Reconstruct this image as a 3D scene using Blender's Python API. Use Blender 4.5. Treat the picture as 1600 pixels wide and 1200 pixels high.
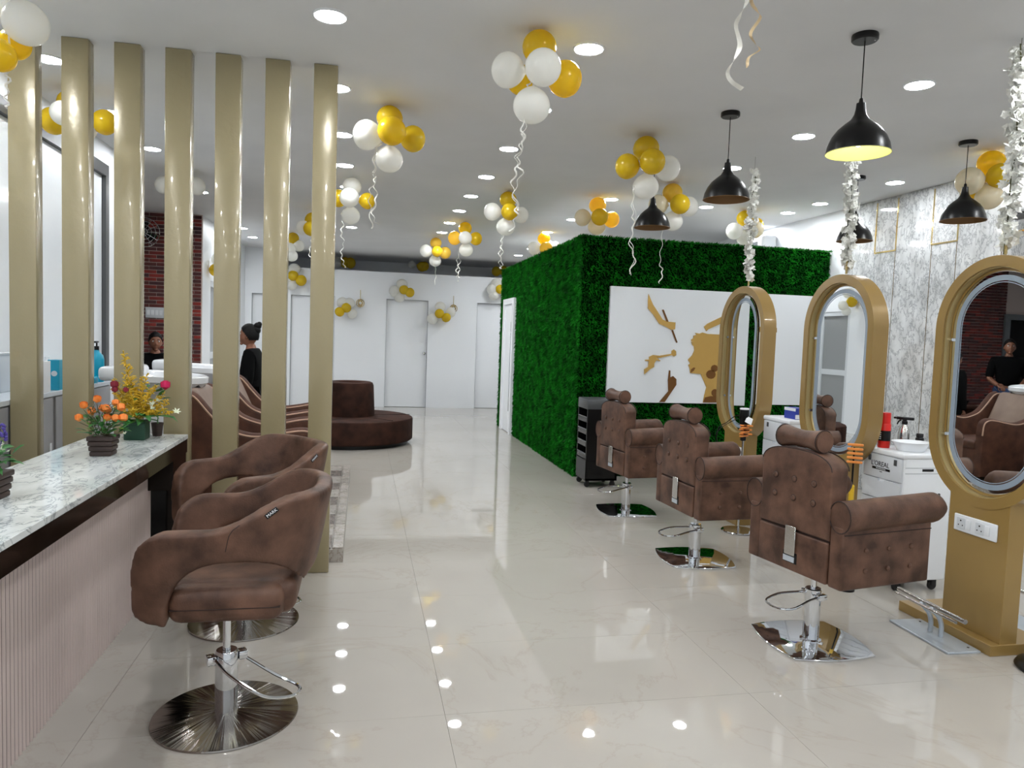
import bpy, bmesh, math, random
from mathutils import Vector, Matrix
PI = math.pi
random.seed(7)
for o in list(bpy.data.objects): bpy.data.objects.remove(o)
S = bpy.context.scene
C = S.collection
# ---------------------------------------------------------------- camera, world, exposure
cam = bpy.data.cameras.new('camera'); co = bpy.data.objects.new('camera', cam); C.objects.link(co)
F_, YAW, PIT, ROL, EYE = 1139.64, .204751, -.063035, .035099, 1.5
fw = Vector((math.sin(YAW)*math.cos(PIT), math.cos(YAW)*math.cos(PIT), math.sin(PIT)))
rt = Vector((math.cos(YAW), -math.sin(YAW), 0)); up = rt.cross(fw)
r2 = rt*math.cos(ROL)+up*math.sin(ROL); u2 = up*math.cos(ROL)-rt*math.sin(ROL)
co.matrix_world = Matrix(((r2.x, u2.x, -fw.x, 0), (r2.y, u2.y, -fw.y, 0), (r2.z, u2.z, -fw.z, EYE), (0, 0, 0, 1)))
cam.sensor_width = 36; cam.lens = F_/1600*36; cam.clip_start = .05
S.camera = co
w = bpy.data.worlds.new('world'); S.world = w; w.use_nodes = True
w.node_tree.nodes['Background'].inputs[0].default_value = (.75, .8, .9, 1)
w.node_tree.nodes['Background'].inputs[1].default_value = .15
S.view_settings.view_transform = 'Standard'; S.view_settings.look = 'None'
S.view_settings.gamma = 1; S.view_settings.use_curve_mapping = False
S.view_settings.exposure = -0.06
LAMP = 150.0          # emission strength of the ceiling downlights
H = 3.086            # ceiling height

# ---------------------------------------------------------------- helpers
def lin(r, g, b):
    f = lambda c: c/12.92 if c <= .04045 else ((c+.055)/1.055)**2.4
    return (f(r/255), f(g/255), f(b/255), 1)
def mat(name, c, rough=.5, metal=0, spec=.5, c2=None, scale=8, detail=4, lo=.35, hi=.65, bump=0, bscale=60, coat=0, emit=None, es=0, world=False, stretch=None):
    m = bpy.data.materials.new(name); m.use_nodes = True; nt = m.node_tree; N = nt.nodes; L = nt.links
    p = N['Principled BSDF']; p.inputs['Base Color'].default_value = c
    p.inputs['Roughness'].default_value = rough; p.inputs['Metallic'].default_value = metal
    p.inputs['Specular IOR Level'].default_value = spec; p.inputs['Coat Weight'].default_value = coat
    p.inputs['Coat Roughness'].default_value = .05
    vec = None
    if c2 or bump:
        if world:
            g = N.new('ShaderNodeNewGeometry'); vec = g.outputs['Position']
        else:
            g = N.new('ShaderNodeTexCoord'); vec = g.outputs['Object']
        if stretch:
            mp = N.new('ShaderNodeMapping'); mp.inputs['Scale'].default_value = stretch; L.new(vec, mp.inputs[0]); vec = mp.outputs[0]
    if c2:
        n = N.new('ShaderNodeTexNoise'); n.inputs['Scale'].default_value = scale; n.inputs['Detail'].default_value = detail
        L.new(vec, n.inputs['Vector'])
        r = N.new('ShaderNodeValToRGB'); r.color_ramp.elements[0].position = lo; r.color_ramp.elements[1].position = hi
        r.color_ramp.elements[0].color = c; r.color_ramp.elements[1].color = c2
        L.new(n.outputs['Fac'], r.inputs[0]); L.new(r.outputs[0], p.inputs['Base Color'])
    if bump:
        n = N.new('ShaderNodeTexNoise'); n.inputs['Scale'].default_value = bscale; n.inputs['Detail'].default_value = 3
        L.new(vec, n.inputs['Vector'])
        b = N.new('ShaderNodeBump'); b.inputs['Strength'].default_value = bump; b.inputs['Distance'].default_value = .01
        L.new(n.outputs['Fac'], b.inputs['Height']); L.new(b.outputs[0], p.inputs['Normal'])
    if emit:
        p.inputs['Emission Color'].default_value = emit; p.inputs['Emission Strength'].default_value = es
    return m
def marble(name, base, vein, dark, rough=.12, scale=2.2, width=.05, stretch=(1, 1, 1), rot=(0, 0, 0), dist=.9, rg=.62):
    m = bpy.data.materials.new(name); m.use_nodes = True; nt = m.node_tree; N = nt.nodes; L = nt.links
    p = N['Principled BSDF']; p.inputs['Roughness'].default_value = rough
    g = N.new('ShaderNodeNewGeometry'); mp = N.new('ShaderNodeMapping'); mp.inputs['Scale'].default_value = stretch; mp.inputs['Rotation'].default_value = rot
    L.new(g.outputs['Position'], mp.inputs[0])
    n1 = N.new('ShaderNodeTexNoise'); n1.inputs['Scale'].default_value = scale; n1.inputs['Detail'].default_value = 8; n1.inputs['Roughness'].default_value = rg; n1.inputs['Distortion'].default_value = dist
    L.new(mp.outputs[0], n1.inputs['Vector'])
    a = N.new('ShaderNodeMath'); a.operation = 'SUBTRACT'; a.inputs[1].default_value = .5; L.new(n1.outputs['Fac'], a.inputs[0])
    b = N.new('ShaderNodeMath'); b.operation = 'ABSOLUTE'; L.new(a.outputs[0], b.inputs[0])
    r = N.new('ShaderNodeValToRGB'); e = r.color_ramp.elements
    e[0].position = 0; e[0].color = dark; e[1].position = width; e[1].color = (1, 1, 1, 1)
    x = e.new(width*.35); x.color = vein
    L.new(b.outputs[0], r.inputs[0])
    n2 = N.new('ShaderNodeTexNoise'); n2.inputs['Scale'].default_value = scale*.8; n2.inputs['Detail'].default_value = 5; L.new(mp.outputs[0], n2.inputs['Vector'])
    r2_ = N.new('ShaderNodeValToRGB'); r2_.color_ramp.elements[0].position = .38; r2_.color_ramp.elements[1].position = .62
    r2_.color_ramp.elements[0].color = tuple(c*.78 for c in base[:3])+(1,); r2_.color_ramp.elements[1].color = base
    L.new(n2.outputs['Fac'], r2_.inputs[0])
    mx = N.new('ShaderNodeMix'); mx.data_type = 'RGBA'; mx.blend_type = 'MULTIPLY'; mx.inputs[0].default_value = 1
    L.new(r2_.outputs[0], mx.inputs[6]); L.new(r.outputs[0], mx.inputs[7]); L.new(mx.outputs[2], p.inputs['Base Color'])
    return m
def latex(name, c, thru):
    m = bpy.data.materials.new(name); m.use_nodes = True; nt = m.node_tree; N = nt.nodes; L = nt.links
    p = N['Principled BSDF']; p.inputs['Base Color'].default_value = c; p.inputs['Roughness'].default_value = .22
    t = N.new('ShaderNodeBsdfTranslucent'); t.inputs[0].default_value = c
    mx = N.new('ShaderNodeMixShader'); mx.inputs[0].default_value = thru
    L.new(p.outputs[0], mx.inputs[1]); L.new(t.outputs[0], mx.inputs[2]); L.new(mx.outputs[0], N['Material Output'].inputs[0])
    return m

class MB:
    def __init__(s): s.b = bmesh.new()
    def _tf(s, vs, M):
        bmesh.ops.transform(s.b, matrix=M, verts=vs); return s
    def box(s, x0, y0, z0, x1, y1, z1, bev=0, seg=2, M=None):
        t = bmesh.new(); bmesh.ops.create_cube(t, size=1)
        bmesh.ops.scale(t, vec=(x1-x0, y1-y0, z1-z0), verts=t.verts)
        bmesh.ops.translate(t, vec=((x0+x1)/2, (y0+y1)/2, (z0+z1)/2), verts=t.verts)
        if bev: bmesh.ops.bevel(t, geom=t.edges[:], offset=bev, segments=seg, profile=.5, affect='EDGES', clamp_overlap=True)
        return s.add(t, M)
    def add(s, t, M=None):
        if M is not None: bmesh.ops.transform(t, matrix=M, verts=t.verts)
        me = bpy.data.meshes.new('t'); t.to_mesh(me); t.free(); s.b.from_mesh(me); bpy.data.meshes.remove(me); return s
    def cyl(s, x, y, z0, z1, r, n=24, r2=None, M=None):
        t = bmesh.new(); bmesh.ops.create_cone(t, cap_ends=True, segments=n, radius1=r, radius2=r if r2 is None else r2, depth=z1-z0)
        bmesh.ops.translate(t, vec=(x, y, (z0+z1)/2), verts=t.verts); return s.add(t, M)
    def lathe(s, prof, n=32, x=0, y=0, z=0, M=None, close=False):
        t = bmesh.new(); rings = []
        for r, h in prof:
            if r < 1e-5: rings.append([t.verts.new((x, y, z+h))])
            else: rings.append([t.verts.new((x+r*math.cos(2*PI*i/n), y+r*math.sin(2*PI*i/n), z+h)) for i in range(n)])
        rr = list(zip(rings, rings[1:]))
        if close: rr.append((rings[-1], rings[0]))
        for a, b in rr:
            for i in range(n):
                j = (i+1) % n
                f = [a[i] if len(a) > 1 else a[0], a[j] if len(a) > 1 else a[0], b[j] if len(b) > 1 else b[0], b[i] if len(b) > 1 else b[0]]
                g = []
                for v in f:
                    if v not in g: g.append(v)
                if len(g) > 2: t.faces.new(g)
        return s.add(t, M)
    def sph(s, c, r, n=16, sc=(1, 1, 1), M=None):
        t = bmesh.new(); bmesh.ops.create_uvsphere(t, u_segments=n, v_segments=max(6, n//2+2), radius=r)
        bmesh.ops.scale(t, vec=sc, verts=t.verts); bmesh.ops.translate(t, vec=c, verts=t.verts); return s.add(t, M)
    def tube(s, pts, r, n=8, closed=False, flat=None, M=None):
        t = bmesh.new(); P = [Vector(p) for p in pts]; K = len(P); rings = []; prev = None
        for i in range(K):
            if closed: d = P[(i+1) % K]-P[i-1]
            else: d = P[min(i+1, K-1)]-P[max(i-1, 0)]
            d.normalize()
            if prev is None: a = d.orthogonal().normalized()
            else:
                a = prev-d*prev.dot(d)
                a = a.normalized() if a.length > 1e-6 else d.orthogonal().normalized()
            prev = a; b = d.cross(a)
            rr = r[i] if isinstance(r, (list, tuple)) else r
            fl = 1 if flat is None else flat
            rings.append([t.verts.new(P[i]+(a*math.cos(2*PI*k/n)+b*math.sin(2*PI*k/n)*fl)*rr) for k in range(n)])
        for i in range(K-(0 if closed else 1)):
            A, B = rings[i], rings[(i+1) % K]
            for k in range(n): t.faces.new((A[k], A[(k+1) % n], B[(k+1) % n], B[k]))
        if not closed:
            t.faces.new(rings[0][::-1]); t.faces.new(rings[-1])
        return s.add(t, M)
    def prism(s, pts, h, M=None, bev=0):
        """polygon pts (x,y) extruded 0..h along z"""
        t = bmesh.new(); v = [t.verts.new((a, b, 0)) for a, b in pts]; f = t.faces.new(v)
        r = bmesh.ops.extrude_face_region(t, geom=[f]); vs = [e for e in r['geom'] if isinstance(e, bmesh.types.BMVert)]
        bmesh.ops.translate(t, vec=(0, 0, h), verts=vs)
        bmesh.ops.recalc_face_normals(t, faces=t.faces)
        if bev:
            es = [e for e in t.edges if abs(e.verts[0].co.z-e.verts[1].co.z) < 1e-6]
            bmesh.ops.bevel(t, geom=es, offset=bev, segments=3, profile=.5, affect='EDGES', clamp_overlap=True)
        bmesh.ops.triangulate(t, faces=[f for f in t.faces if len(f.verts) > 4])
        return s.add(t, M)
    def build(s, name, m, parent=None, smooth=True, loc=None, rotz=0, label=None, kind=None, ang=40, keep=False):
        me = bpy.data.meshes.new(name)
        if not keep: bmesh.ops.recalc_face_normals(s.b, faces=s.b.faces)
        s.b.to_mesh(me); s.b.free()
        if smooth:
            me.polygons.foreach_set('use_smooth', [True]*len(me.polygons))
            me.set_sharp_from_angle(angle=math.radians(ang))
        for mm in (m if isinstance(m, (list, tuple)) else [m]): me.materials.append(mm)
        return inst(name, me, parent, loc, rotz, label, kind)
def inst(name, me, parent=None, loc=None, rotz=0, label=None, kind=None, rot=None, sc=None):
    o = bpy.data.objects.new(name, me); C.objects.link(o)
    if parent: o.parent = parent
    if loc is not None: o.location = loc
    o.rotation_euler = rot if rot is not None else (0, 0, rotz)
    if sc is not None: o.scale = (sc, sc, sc) if isinstance(sc, (int, float)) else sc
    if label: o['label'] = label
    if kind: o['kind'] = kind
    return o
def thing(name, label, cat, loc=(0, 0, 0), rotz=0, group=None):
    o = bpy.data.objects.new(name, None); C.objects.link(o); o.empty_display_size = .1
    o.location = loc; o.rotation_euler = (0, 0, rotz); o['label'] = label; o['category'] = cat
    if group: o['group'] = group
    return o
def dup(root, loc, rotz, label, group=None):
    r = root.copy(); C.objects.link(r); r.location = loc; r.rotation_euler = (0, 0, rotz); r['label'] = label
    if group: r['group'] = group
    def rec(a, b):
        for ch in list(a.children):
            c = ch.copy(); C.objects.link(c); c.parent = b; rec(ch, c)
    rec(root, r)
    return r
def bake(o):
    """apply the modifiers of o"""
    bpy.context.view_layer.update()
    dg = bpy.context.evaluated_depsgraph_get()
    me = bpy.data.meshes.new_from_object(o.evaluated_get(dg)); old = o.data
    o.modifiers.clear(); o.data = me; me.name = o.name
    me.polygons.foreach_set('use_smooth', [True]*len(me.polygons))
    return o
def struct(name, mb, m, smooth=False):
    return mb.build(name, m, smooth=smooth, kind='structure')
def text(name, body, size, m, parent, loc, rot, ext=.0008, bold=0, align='CENTER', space=1):
    cu = bpy.data.curves.new(name, 'FONT'); cu.body = body; cu.size = size; cu.extrude = ext; cu.align_x = align; cu.align_y = 'CENTER'; cu.offset = bold
    cu.space_character = space; cu.resolution_u = 3
    t = bpy.data.objects.new(name, cu); C.objects.link(t); bpy.context.view_layer.update()
    me = bpy.data.meshes.new_from_object(t.evaluated_get(bpy.context.evaluated_depsgraph_get()))
    bpy.data.objects.remove(t); me.materials.clear(); me.materials.append(m)
    return inst(name, me, parent, loc, rot=rot)
def smooth_path(pts, k=6, closed=False):
    P = [Vector(p) for p in pts]; n = len(P); out = []
    for i in range(n if closed else n-1):
        g = lambda j: P[j % n] if closed else P[max(0, min(n-1, j))]
        a, b, c, d = g(i-1), g(i), g(i+1), g(i+2)
        for q in range(k):
            t = q/k
            out.append(.5*((2*b)+(c-a)*t+(2*a-5*b+4*c-d)*t*t+(3*b-a-3*c+d)*t**3))
    if not closed: out.append(P[-1])
    return out

# ---------------------------------------------------------------- materials
M = {}
M['wall'] = mat('white_paint', lin(236, 239, 243), .45)
M['ceil'] = mat('ceiling_paint', lin(226, 227, 228), .7, c2=lin(220, 221, 222), scale=1.2, world=True)
M['laminate'] = mat('white_laminate', lin(232, 236, 240), .12)
M['partition'] = mat('partition_board', lin(240, 243, 247), .3)
M['grout'] = mat('grout', lin(160, 155, 148), .6)
M['gold'] = mat('gold_laminate', lin(154, 142, 110), .25, .10, c2=lin(161, 149, 116), scale=1.4, bump=.10, bscale=34, coat=.25)
M['frame_gold'] = mat('gold_frame', lin(162, 132, 76), .3, .12, c2=lin(155, 125, 71), scale=3, coat=.3)
M['gold_bright'] = mat('polished_gold', lin(214, 190, 132), .12, .9)
M['rim'] = mat('satin_rim', lin(188, 168, 118), .3, .35)
M['acrylic'] = mat('gold_acrylic', lin(206, 166, 92), .18, .6)
M['acrylic_d'] = mat('brown_acrylic', lin(118, 78, 36), .2, .4)
M['leather'] = mat('brown_leather', lin(62, 41, 31), .5, spec=.35, c2=lin(112, 81, 65), scale=9, detail=10, lo=.32, hi=.71, bump=.12, bscale=160)
M['leather2'] = mat('brown_suede', lin(62, 37, 27), .62, spec=.3, c2=lin(92, 58, 43), scale=9, detail=6, lo=.3, hi=.7, bump=.1, bscale=120)
M['velvet'] = mat('dark_brown_velvet', lin(40, 22, 15), .8, spec=.2, c2=lin(62, 36, 26), scale=6, detail=5)
M['pillow'] = mat('taupe_leather', lin(134, 112, 98), .6, c2=lin(120, 98, 84), scale=5)
M['piping'] = mat('pale_piping', lin(186, 150, 128), .5)
M['seam'] = mat('dark_seam', lin(42, 24, 18), .7)
M['chrome'] = mat('chrome', (.74, .76, .79, 1), .04, 1)
M['steel'] = mat('brushed_steel', (.62, .61, .59, 1), .2, 1, bump=.05, bscale=50)
M['alu'] = mat('grey_aluminium', lin(120, 124, 128), .35, .4)
M['dark_alu'] = mat('dark_aluminium', lin(84, 86, 88), .4, .3)
M['silver_paint'] = mat('silver_paint', lin(190, 198, 206), .3, .3)
M['black'] = mat('black_enamel', lin(11, 11, 12), .3, spec=.35)
M['black_gloss'] = mat('black_gloss', lin(14, 11, 9), .08)
M['rubber'] = mat('black_rubber', lin(18, 18, 18), .6)
M['brown_gloss'] = mat('espresso_gloss', lin(20, 15, 11), .08, spec=.35)
M['flute'] = mat('mauve_fluted', lin(206, 190, 184), .45, c2=lin(198, 182, 176), scale=2)
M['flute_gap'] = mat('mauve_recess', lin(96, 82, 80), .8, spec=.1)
M['white_plastic'] = mat('white_plastic', lin(240, 243, 247), .25)
M['pale_plastic'] = mat('pale_grey_plastic', lin(214, 218, 223), .3)  # even pale grey for drawers, sockets, switch panel and other small parts
M['ceramic'] = mat('white_ceramic', lin(232, 234, 238), .08)
M['grey_cab'] = mat('grey_cabinet', lin(168, 168, 170), .35, c2=lin(158, 158, 160), scale=3)
M['counter_white'] = mat('pale_counter', lin(212, 218, 224), .15)
M['teal'] = mat('teal_plastic', lin(0, 152, 184), .3)
M['blue'] = mat('blue_card', lin(38, 58, 158), .5)
M['red'] = mat('red_can', lin(214, 28, 18), .3)
M['orange'] = mat('orange_plastic', lin(238, 148, 70), .4)
M['yellow_p'] = mat('yellow_plastic', lin(222, 180, 40), .4)
M['copper'] = mat('pendant_inside', lin(128, 94, 56), .5, .3)
M['skin'] = mat('skin', lin(134, 88, 66), .5)
M['hair'] = mat('black_hair', lin(9, 8, 8), .55, spec=.2, bump=.3, bscale=120)
M['cloth_b'] = mat('black_cloth', lin(9, 9, 10), .9, spec=.1)
M['jeans'] = mat('blue_denim', lin(44, 70, 112), .85, c2=lin(60, 88, 132), scale=9)
M['green_pot'] = mat('green_floral_foam', lin(20, 62, 42), .5)
M['wood_pot'] = mat('dark_wood', lin(48, 34, 30), .6, c2=lin(62, 46, 40), scale=12, stretch=(1, 1, 6))
M['leaf'] = mat('leaf_green', lin(34, 92, 40), .5, c2=lin(66, 128, 56), scale=30)
M['leaf_l'] = mat('leaf_light', lin(134, 172, 70), .5, c2=lin(96, 142, 54), scale=30)
M['stem'] = mat('stem', lin(70, 70, 34), .6)
M['rose_o'] = mat('orange_petal', lin(238, 126, 40), .6, c2=lin(250, 150, 70), scale=40)
M['rose_p'] = mat('pink_petal', lin(206, 22, 88), .6)
M['rose_d'] = mat('maroon_petal', lin(132, 24, 44), .6)
M['golden'] = mat('goldenrod', lin(238, 192, 44), .7, c2=lin(176, 150, 40), scale=40)
M['lily'] = mat('white_lily', lin(222, 230, 196), .5, c2=lin(240, 242, 228), scale=30)
M['purple'] = mat('purple_flower', lin(74, 60, 140), .6)
M['blossom'] = mat('white_blossom', lin(232, 232, 226), .6)
M['bal_g'] = latex('gold_balloon', lin(232, 202, 40), .4)
M['bal_y'] = latex('yellow_balloon', lin(246, 214, 90), .5)
M['bal_w'] = latex('white_balloon', lin(248, 248, 244), .5)
M['bal_c'] = latex('cream_balloon', lin(240, 232, 208), .45)
M['ribbon'] = mat('white_ribbon', lin(222, 220, 212), .4)
M['ribbon_c'] = mat('cream_ribbon', lin(224, 204, 168), .4)
M['mirror'] = mat('mirror_glass', (.86, .88, .88, 1), .01, 1)
M['led_ring'] = mat('frosted_ring', lin(150, 164, 180), .3)
M['glass_frost'] = mat('frosted_glass', lin(150, 152, 154), .25)
M['lamp'] = mat('lamp_diffuser', (1, 1, 1, 1), .5, emit=(.95, .98, 1, 1), es=LAMP)
M['lamp_far'] = mat('lamp_diffuser_far', (1, 1, 1, 1), .5, emit=(.95, .98, 1, 1), es=LAMP*1.7)
M['bulb'] = mat('bulb_glow', (1, 1, 1, 1), .5, emit=(.93, 1, .62, 1), es=30)
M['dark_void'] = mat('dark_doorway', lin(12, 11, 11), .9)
M['brick_a'] = mat('dark_brick', lin(84, 44, 42), .8, c2=lin(104, 50, 46), scale=4, world=True, bump=.3, bscale=90)
M['brick_b'] = mat('red_brick', lin(150, 50, 42), .8, c2=lin(104, 44, 40), scale=5, world=True, bump=.3, bscale=90)
M['brick_c'] = mat('plum_brick', lin(70, 42, 46), .8, c2=lin(92, 50, 50), scale=5, world=True, bump=.3, bscale=90)
M['mortar'] = mat('mortar', lin(206, 190, 184), .9)
M['ceil_marble'] = None
M['marble_wall'] = marble('wall_marble', lin(228, 230, 231), lin(224, 225, 227), lin(172, 173, 177), .08, 7.0, .04, (1, 1.5, .9), (.5, .2, 0), dist=.35, rg=.7)
M['marble_top'] = marble('counter_marble', lin(226, 230, 229), lin(232, 234, 234), lin(172, 176, 180), .07, 4.6, .035, (2.2, 1, 1), (0, 0, .7))
M['step_tile'] = marble('step_tile', lin(178, 171, 163), lin(236, 232, 230), lin(200, 194, 190), .25, 9, .04)
M['step_dark'] = marble('step_mosaic', lin(132, 122, 115), lin(215, 208, 202), lin(150, 140, 134), .25, 20, .05)
M['floor'] = marble('floor_tile', lin(181, 176, 168), lin(253, 252, 251), lin(247, 245, 243), .018, .9, .02, (1, 1, 1), (0, 0, .6))
def tame_floor():
    m = M['floor']; N = m.node_tree.nodes; p = N['Principled BSDF']; p.inputs['Specular IOR Level'].default_value = .62
    for n in N:
        if n.type == 'VALTORGB' and n.color_ramp.elements[0].position > .3:
            n.color_ramp.elements[0].color = lin(177, 171, 163); n.color_ramp.elements[1].color = lin(183, 178, 170)
tame_floor()
M['turf_base'] = mat('turf_backing', lin(3, 30, 6), .95, spec=0)
M['turf'] = mat('turf_blades', lin(3, 64, 8), .7, spec=.12, c2=lin(22, 128, 24), scale=9, detail=5, world=True)
# ---------------------------------------------------------------- floor
fl = struct('floor', MB().box(-6.1, -3.1, -.06, 5.45, 16.7, -.0105), M['grout'])
tl = MB().box(-.6595, -.3295, -.010, .6595, .3295, 0, .0003, 1).build('tile', M['floor'], fl, smooth=False)
TX, TY = 1.32, .66
first = True
for i in range(-5, 5):
    for j in range(-10, 23):
        cx, cy = .355+TX*i+TX/2, 2.79+TY*j+TY/2
        if cx < -2.9 and not (7.6 < cy < 11.4): continue
        if cx < -6.1 or cy < -3 or cy > 16.6 or cx > 5.4: continue
        if first: tl.location = (cx, cy, 0); first = False
        else: inst('tile', tl.data, fl, (cx, cy, 0))
# ---------------------------------------------------------------- ceiling
ce = struct('ceiling', MB().box(-6.1, -3.1, H, 5.45, 16.75, H+.1), M['ceil'])
# ---------------------------------------------------------------- walls
wl = struct('wall_left', MB().box(-2.37, -3, 0, -2.25, 2.4, H).box(-2.37, 2.4, 0, -2.25, 7.2, 1.0).box(-2.37, 2.4, 2.9, -2.25, 7.2, H).box(-2.37, 7.2, 0, -2.25, 7.9, H), M['wall'])
struct('wall_left.001', MB().box(-2.37, 11.2, 0, -2.25, 11.75, H).box(-2.37, 11.75, 2.2, -2.25, 12.6, H).box(-2.37, 12.6, 0, -2.25, 15.05, H), M['wall'])
struct('wall_alcove', MB().box(-6, 7.78, 0, -2.37, 7.9, H).box(-6.12, 7.78, 0, -6, 11.3, H), M['wall'])
bw = struct('wall_brick', MB().box(-5.0, 11.166, 0, -2.252, 11.2, H).box(-5.0, 11.2, 0, -2.37, 11.3, H).box(-6, 11.175, 2.2, -5.0, 11.3, H), M['mortar'])
wr = struct('wall_right', MB().box(5.33, -3, 0, 5.45, 16.6, H), M['wall'])
struct('wall_back', MB().box(-2.4, 16.6, 0, 5.45, 16.7, H), M['wall'])
struct('wall_front', MB().box(-2.4, -3.1, 0, 5.45, -3, H), M['wall'])
# bricks: three shared meshes, individual near the visible edge, one joined field beyond
def brick_me(m, L=.19):
    o = MB().box(-L/2, -.011, -.0215, L/2, .011, .0215, .003, 1).build('brick', m, smooth=False); me = o.data; bpy.data.objects.remove(o); return me
bms = [brick_me(M[k]) for k in ('brick_a', 'brick_b', 'brick_c')]
hms = [brick_me(M[k], .09) for k in ('brick_a', 'brick_b', 'brick_c')]
rng = random.Random(3); fields = [MB(), MB(), MB()]
for r in range(58):
    z = .027+r*.053
    x = -2.262
    if r % 2: x += 0
    k = 0
    while x > -5.0:
        half = (r % 2 and k == 0)
        L = .09 if half else .19
        c = rng.choices((0, 1, 2), (4, 3, 4))[0]; y = 11.163+rng.uniform(-.004, .003)
        if x < -4.97: break
        L = min(L, x+4.97)
        if x > -3.06 and z > .9 and z < 3.07:
            inst('brick', (hms if half else bms)[c], bw, (x-L/2, y, z))
        elif z < 3.07:
            fields[c].box(x-L, y-.01, z-.0215, x, y+.012, z+.0215)
        x -= L+.008; k += 1
for f, k in zip(fields, ('brick_a', 'brick_b', 'brick_c')): f.build('brick_field', M[k], bw, smooth=False, kind='stuff')
d3 = struct('door_3', MB().box(-5.96, 11.2, 0, -5.06, 11.28, 2.16), M['dark_void'])  # flat dark sheet in the doorway, painted as its unlit inside
MB().box(-6, 11.12, 0, -5.94, 11.2, 2.24).box(-5.06, 11.12, 0, -4.94, 11.2, 2.24).box(-5.94, 11.12, 2.14, -5.06, 11.2, 2.24).build('door_frame', M['alu'], d3, smooth=False)
# marble panels on the right wall
M['joint'] = mat('dull_gold_joint', lin(120, 104, 74), .4, .4)
YB = [7.345]
k = 0
ys = [7.345, 6.886]
while ys[-1] > -2.2:
    ys.append(ys[-1]-(.305 if k % 2 == 0 else .485)); k += 1
for i in range(len(ys)-1):
    y1, y0 = ys[i]-.003, ys[i+1]+.003
    nar = i % 2 == 1
    if nar:
        MB().box(5.312, y0, .003, 5.33, y1, 2.523, .001, 1).build('marble_panel', M['marble_wall'], wr, smooth=False)
        MB().box(5.312, y0, 2.537, 5.33, y1, H-.003, .001, 1).build('marble_panel', M['marble_wall'], wr, smooth=False)
        MB().box(5.307, y0-.01, 2.523, 5.33, y1+.01, 2.537).box(5.307, y1-.001, 2.537, 5.33, y1+.012, H-.03).box(5.307, y0-.012, 2.537, 5.33, y0+.001, H-.03).build('gold_strip', M['gold_bright'], wr, smooth=False)
    else:
        MB().box(5.312, y0, .003, 5.33, y1, H-.003, .001, 1).build('marble_panel', M['marble_wall'], wr, smooth=False)
        if i: MB().box(5.3105, y1, .0, 5.33, y1+.006, 2.53).box(5.3105, y0-.006, .0, 5.33, y0, 2.53).build('joint_strip', M['joint'], wr, smooth=False)
# window in the left wall, grey frame and frosted white panes
w1 = struct('window_1', MB().box(-2.33, 2.4, 2.80, -2.235, 7.2, 2.9).box(-2.33, 7.12, 1.0, -2.235, 7.2, 2.8).box(-2.33, 2.4, 1.0, -2.235, 2.48, 2.8).box(-2.33, 2.4, 1.0, -2.235, 7.2, 1.05), M['dark_alu'])
for y0, y1 in ((2.48, 4.0), (4.02, 5.55), (5.57, 7.12)):
    MB().box(-2.30, y0, 1.05, -2.27, y1, 2.8, .004, 1).build('pane', M['laminate'], w1, smooth=False)
# partition at the far end with recessed flush doors
PY = 15.057
M['reveal_shade'] = mat('grey_reveal_shade', lin(128, 132, 138), .5)  # painted shade: grey strips darken the edges of the door recesses
ops = [(-2.12, -1.5), (-1.387, -.542), (.473, 1.318), (2.33, 3.175)]
mb = MB(); x = -2.25
for a, b in ops:
    mb.box(x, PY, 0, a, PY+.1, 2.2); x = b
mb.box(x, PY, 0, 5.33, PY+.1, 2.2).box(-1.45, PY, 2.2, 5.33, PY+.1, 2.738).box(-2.25, PY, 2.2, -1.45, PY+.1, H)
struct('wall_partition', mb, M['partition'])
for n, (a, b) in enumerate(ops):
    d = struct('door_%d' % (n+4), MB().box(a+.003, PY+.07, .006, b-.003, PY+.10, 2.197, .002, 1), M['partition'])
    MB().box(a, PY+.004, 0, a+.004, PY+.07, 2.2).box(b-.004, PY+.004, 0, b, PY+.07, 2.2).box(a, PY+.004, 2.196, b, PY+.07, 2.2).build('reveal_shade_strip', M['reveal_shade'], d, smooth=False)
    if n > 0:
        MB().lathe([(0, 0), (.026, 0), (.026, .006), (.012, .01), (.012, .035), (.027, .045), (.03, .06), (.022, .072), (0, .075)], 16, M=Matrix.Translation((b-.06, PY+.07, 1.12))@Matrix.Rotation(PI/2, 4, 'X')).build('door_knob', M['chrome'], d)
d2 = struct('door_2', MB().box(-2.33, 11.75, 0, -2.26, 11.82, 2.2).box(-2.33, 12.53, 0, -2.26, 12.6, 2.2).box(-2.33, 11.82, 2.12, -2.26, 12.53, 2.2).box(-2.32, 11.82, 1.02, -2.27, 12.53, 1.12).box(-2.32, 11.82, 0, -2.27, 12.53, .1), M['pale_plastic'])
MB().box(-2.305, 11.82, 1.12, -2.285, 12.53, 2.12).build('pane', M['glass_frost'], d2, smooth=False)
MB().box(-2.305, 11.82, .1, -2.285, 12.53, 1.02).build('pane', M['glass_frost'], d2, smooth=False)
M['bounce_board'] = mat('grey_bounce_board', lin(176, 176, 174), .7)
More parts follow.
